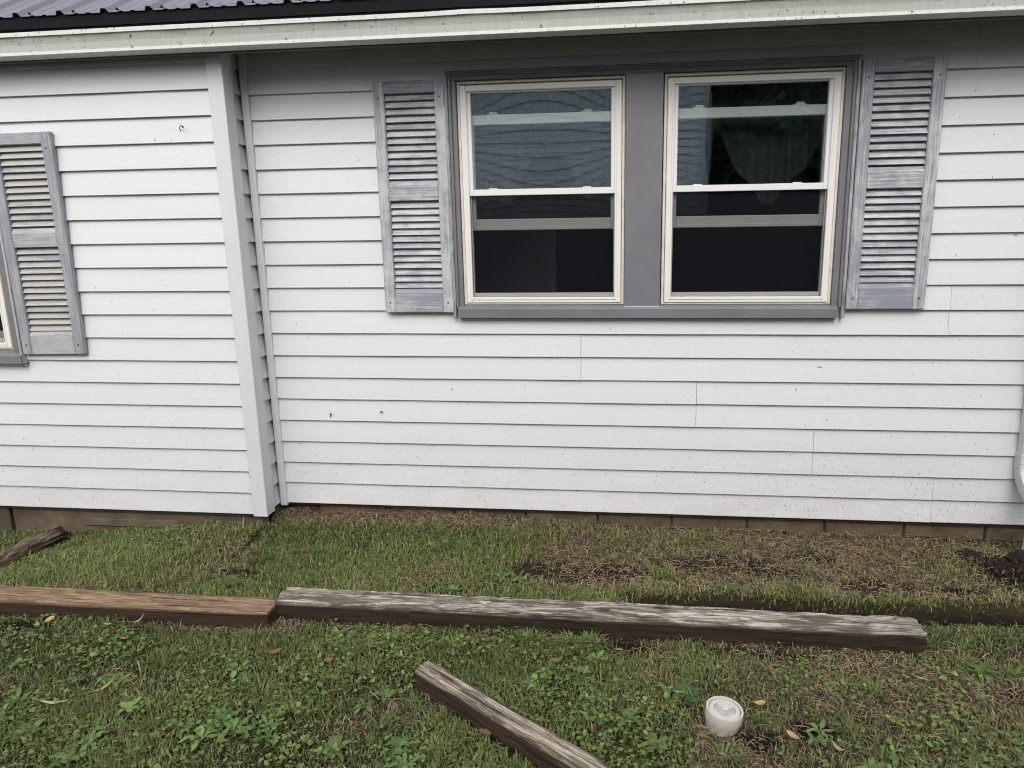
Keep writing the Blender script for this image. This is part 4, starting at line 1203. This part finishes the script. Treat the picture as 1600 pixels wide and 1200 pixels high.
prom = [((0.20, -1.42), 7, 0.075, 0.034, 0.55, (0.050, 0.098, 0.040), 'broad leaved green weed growing left of the white cleanout cap'),
        ((1.36, -1.16), 13, 0.085, 0.016, 0.85, (0.085, 0.150, 0.040), 'bright green tufted weed growing beyond the end of the grey timber'),
        ((-1.0, -1.81), 9, 0.075, 0.026, 0.55, (0.100, 0.155, 0.048), 'light green rosette weed in the near lawn between clover and brown leaf'),
        ((-1.45, -1.72), 10, 0.080, 0.020, 0.65, (0.080, 0.140, 0.042), 'pointed leaf dandelion like weed beside the pinkish brown curled leaf')]
for (px, py), nl, L0, W0, up, c, lab in prom:
    v, f, cc = rosette(0, 0, nl, L0, W0, up, c, int(px * 100) + 900)
    o = obj('weed_plant', np_mesh('weed_plant', v, f, cc, True), M['leafy'], loc=(px, py, float(gz(px, py))))
    tag(o, lab, 'weed')
ros = [(0.17, -1.39), (-0.01, -1.56), (-1.41, -1.79), (-2.34, -1.66), (-1.5, -1.8), (-0.74, -1.8), (-1.86, -1.67), (-1.34, -1.69), (-1.85, -1.92), (0.57, -1.66), (-1.56, -1.49), (-1.23, -1.15), (-1.0, -1.17), (0.84, -1.69), (0.95, -1.65), (-2.45, -1.45), (-2.0, -1.5), (-0.55, -1.25), (-0.15, -1.3), (-0.95, -1.55), (-0.35, -1.33), (0.1, -1.75), (-2.5, -0.3), (-2.75, -0.55), (-0.62, -0.62), (-0.9, -0.78), (-1.15, -1.15), (-2.1, -1.86), (-2.28, -1.8)]
Vs, Fs, Cs = [], [], []; off = 0
for i, (px, py) in enumerate(ros):
    for q in range(2):
        a, b = px + rng.normal(0, 0.05), py + rng.normal(0, 0.05)
        v, f, c = rosette(0, 0, int(rng.integers(5, 10)), rng.uniform(0.035, 0.075), rng.uniform(0.012, 0.026), rng.uniform(0.35, 0.9), np.array([0.100, 0.168, 0.050]) * rng.uniform(0.8, 1.45) + np.array([0.02, 0.015, 0]) * rng.uniform(0, 1), 500 + i * 3 + q)
        if timber_clear(np.array([a]), np.array([b]))[0]: continue
        Vs.append(v + (a, b, float(gz(a, b)))); Fs.append(f + off); Cs.append(c); off += len(v)
tag(obj('broadleaf_weeds', np_mesh('broadleaf_weeds', np.concatenate(Vs), np.concatenate(Fs), np.concatenate(Cs), True), M['leafy']), 'scattered broad leaved weeds through the near lawn', 'weeds', kind='stuff')

# ------------------------------------------------------------------ fallen leaves
LC = {'yellow': leaf_mat('yellow_leaf', (0.42, 0.30, 0.10)), 'tan': leaf_mat('tan_leaf', (0.34, 0.24, 0.15)), 'brown': leaf_mat('brown_leaf', (0.17, 0.095, 0.055)), 'orange': leaf_mat('orange_leaf', (0.34, 0.20, 0.07)), 'pale': leaf_mat('pale_leaf', (0.50, 0.40, 0.20))}
def fallen(x, y, L, W, az, curl, c, label, dz=0.03):
    n = 8; vs = []; fs = []
    for s in range(n + 1):
        t = s / n; wz = W * 0.5 * math.sin(math.pi * (0.04 + 0.96 * t)) ** 0.75
        for q in (-1, 0, 1):
            vs.append(((t - 0.5) * L, q * wz, curl * L * ((t - 0.5) ** 2) * 1.6 + abs(q) * wz * 0.5 * (1 if curl > 0 else -1)))
    for s in range(n):
        for q in range(2):
            b = s * 3 + q; fs.append((b, b + 3, b + 4, b + 1))
    mb = MB().add(vs, fs)
    k = len(mb.v); mb.tube([(-0.5 * L, 0, curl * L * 0.4), (-0.5 * L - L * 0.25, 0.003, curl * L * 0.4 + 0.006)], 0.0009, 5)
    o = obj('fallen_leaf', mb, LC[c], smooth=True, loc=(x, y, float(gz(x, y)) + dz), rot=(random.uniform(-0.35, 0.35), random.uniform(-0.3, 0.3), az))
    tag(o, label, 'leaf', 'fallen leaves on the ground')
fallen(-2.61, -1.17, .045, .026, 1.3, .3, 'yellow', 'small bright yellow leaf just below the reddish brown timber')
fallen(-2.30, -1.20, .035, .018, .2, .5, 'tan', 'small pale tan leaf in the grass below the brown timber')
fallen(-2.18, -1.17, .070, .016, .9, .9, 'tan', 'long curled grey tan leaf leaning at the foot of the brown timber', .035)
fallen(-2.15, -1.30, .045, .018, .4, .8, 'orange', 'orange brown twisted leaf below the curled tan one')
fallen(-1.85, -1.36, .045, .017, 1.2, .6, 'tan', 'upright tan leaf in green grass between brown timber and near weeds', .035)
fallen(-2.00, -1.60, .070, .014, .9, .5, 'yellow', 'narrow yellow leaf, the steeper of two long ones at left')
fallen(-2.12, -1.71, .105, .017, .25, .4, 'pale', 'long pale yellow leaf lying flat at left of the near lawn')
fallen(-1.37, -1.85, .042, .024, -.8, .9, 'brown', 'pinkish brown curled leaf at the bottom edge beside weeds')
fallen(-1.46, -1.34, .070, .018, .6, .8, 'brown', 'forked brown leaf in short grass below the timber joint')
fallen(-1.20, -1.37, .040, .026, .1, .6, 'brown', 'square brown leaf beside a clover patch left of the split timber')
fallen(-0.92, -1.33, .060, .016, -1.2, .8, 'tan', 'curled tan leaf just left of the split timber end', .035)
fallen(0.47, -1.46, .040, .022, .1, .5, 'yellow', 'folded yellow leaf to the right of the white cleanout cap')
fallen(1.10, -1.27, .055, .018, -.5, .2, 'yellow', 'flat yellow leaf lying among clover below the timber end')
fallen(0.55, -1.62, .050, .020, -.6, .5, 'tan', 'dull tan leaf on dead grass right of the cap')
fallen(0.69, -1.68, .060, .020, -.8, .9, 'tan', 'curled buff leaf near the bottom edge at the right')
fallen(1.23, -1.23, .040, .022, 1.3, .6, 'tan', 'small tan leaf beside the bright green tufted weed')
fallen(0.30, -0.79, .060, .032, .5, .5, 'orange', 'orange yellow leaf on the trench edge behind the grey timber', .045)
fallen(-0.05, -1.17, .040, .024, .3, .4, 'orange', 'dull orange leaf on brown grass below the grey timber')
fallen(1.54, -0.75, .055, .020, -.4, .5, 'brown', 'reddish brown leaf lying on dark soil in the open trench', .015)
fallen(-0.49, -1.71, .055, .024, .2, .6, 'brown', 'dark brown leaf tucked against the split timber')
fallen(-0.29, -1.28, .050, .022, -.3, .7, 'brown', 'brown leaf in dark green clover between the two grey timbers')

# ------------------------------------------------------------------ across the yard (seen in the window glass)
nb = empty('neighbour_house', (0, -9.0, 0))
tag(nb, 'pale sided neighbouring house mirrored in the window glass', 'house')
NX0, NX1, NY = -8.0, 1.22, -9.0
bd = MB()
for k in range(34):
    z0 = -0.1 + k * 0.128; z1 = z0 + 0.128
    bd.prism_x([(0.0, z0), (0.040, z0), (0.040, z0 + 0.006), (0.006, z1 - 0.012), (0.0, z1 - 0.012)], NX0, NX1 - 0.1)
o = obj('siding_boards', bd, mat_simple('neighbour_siding', (0.74, 0.77, 0.80), 0.5, var=0.02), nb); o['kind'] = 'stuff'
obj('corner_post', MB().box(NX1 - 0.1, NX1, -0.1, 0.035, -0.2, 4.26, 0.004), M['trim'], nb)
obj('wall', MB().box(NX0, NX1 - 0.002, -6.0, -0.002, -0.4, 4.25), mat_simple('neighbour_wall', (0.3, 0.31, 0.32), 0.6), nb)
obj('roof', MB().prism_x([(-6.4, 4.262), (0.35, 4.262), (0.35, 4.32), (-3.0, 4.9), (-6.4, 4.32)], NX0 - 0.3, NX1 + 0.3), M['fascia'], nb)
def tree(x, y, h, cr, label, seed, c0):
    r_ = np.random.default_rng(seed)
    t = empty('tree', (x, y, -0.2)); tag(t, label, 'tree', 'trees mirrored in the window glass')
    obj('trunk', MB().tube([(0, 0, 0), (0.05, 0.02, h * 0.35), (0.0, -0.05, h * 0.7), (0.02, 0, h * 0.95)], [0.22, 0.17, 0.09, 0.02], 10), mat_simple('bark', (0.07, 0.055, 0.04), 0.9), t, True)
    n = 26000
    th = r_.uniform(0, 2 * math.pi, n); zz = r_.beta(1.1, 1.5, n); rad = cr * np.sqrt(r_.uniform(0.05, 1, n)) * (1 - 0.45 * zz ** 2) * (0.75 + 0.5 * fbm(th * 2.2, zz * 9, seed, 3))
    cx, cy, cz = rad * np.cos(th), rad * np.sin(th), 0.25 + zz * (h - 0.3)
    s = r_.uniform(0.12, 0.30, n); a = r_.uniform(0, 2 * math.pi, n); tl = r_.normal(0, 0.6, n)
    V = np.empty((n, 4, 3), np.float32)
    for i, (u, v) in enumerate(((-1, 0), (0, -0.55), (1, 0), (0, 0.55))):
        V[:, i, 0] = cx + s * (u * np.cos(a) - v * np.sin(a)); V[:, i, 1] = cy + s * (u * np.sin(a) + v * np.cos(a)); V[:, i, 2] = cz + s * (u * tl * 0.6 - 0.3 * abs(u) + v * 0.8)
    F = (np.arange(n) * 4)[:, None] + np.arange(4)[None, :]
    col = np.array(c0) * r_.uniform(0.5, 1.5, (n, 1))
    obj('crown', np_mesh('crown', V.reshape(-1, 3), F, np.repeat(col, 4, 0)), M['leafy'], t)
tree(3.2, -11.2, 6.4, 3.0, 'dark spruce like tree next to the neighbouring house corner', 1, (0.085, 0.125, 0.070))
tree(6.6, -10.6, 7.0, 3.0, 'tallest dark tree of those mirrored in the right window', 2, (0.085, 0.125, 0.070))
tree(10.3, -12.0, 6.2, 3.0, 'dark tree farthest from the neighbouring house', 3, (0.085, 0.125, 0.070))
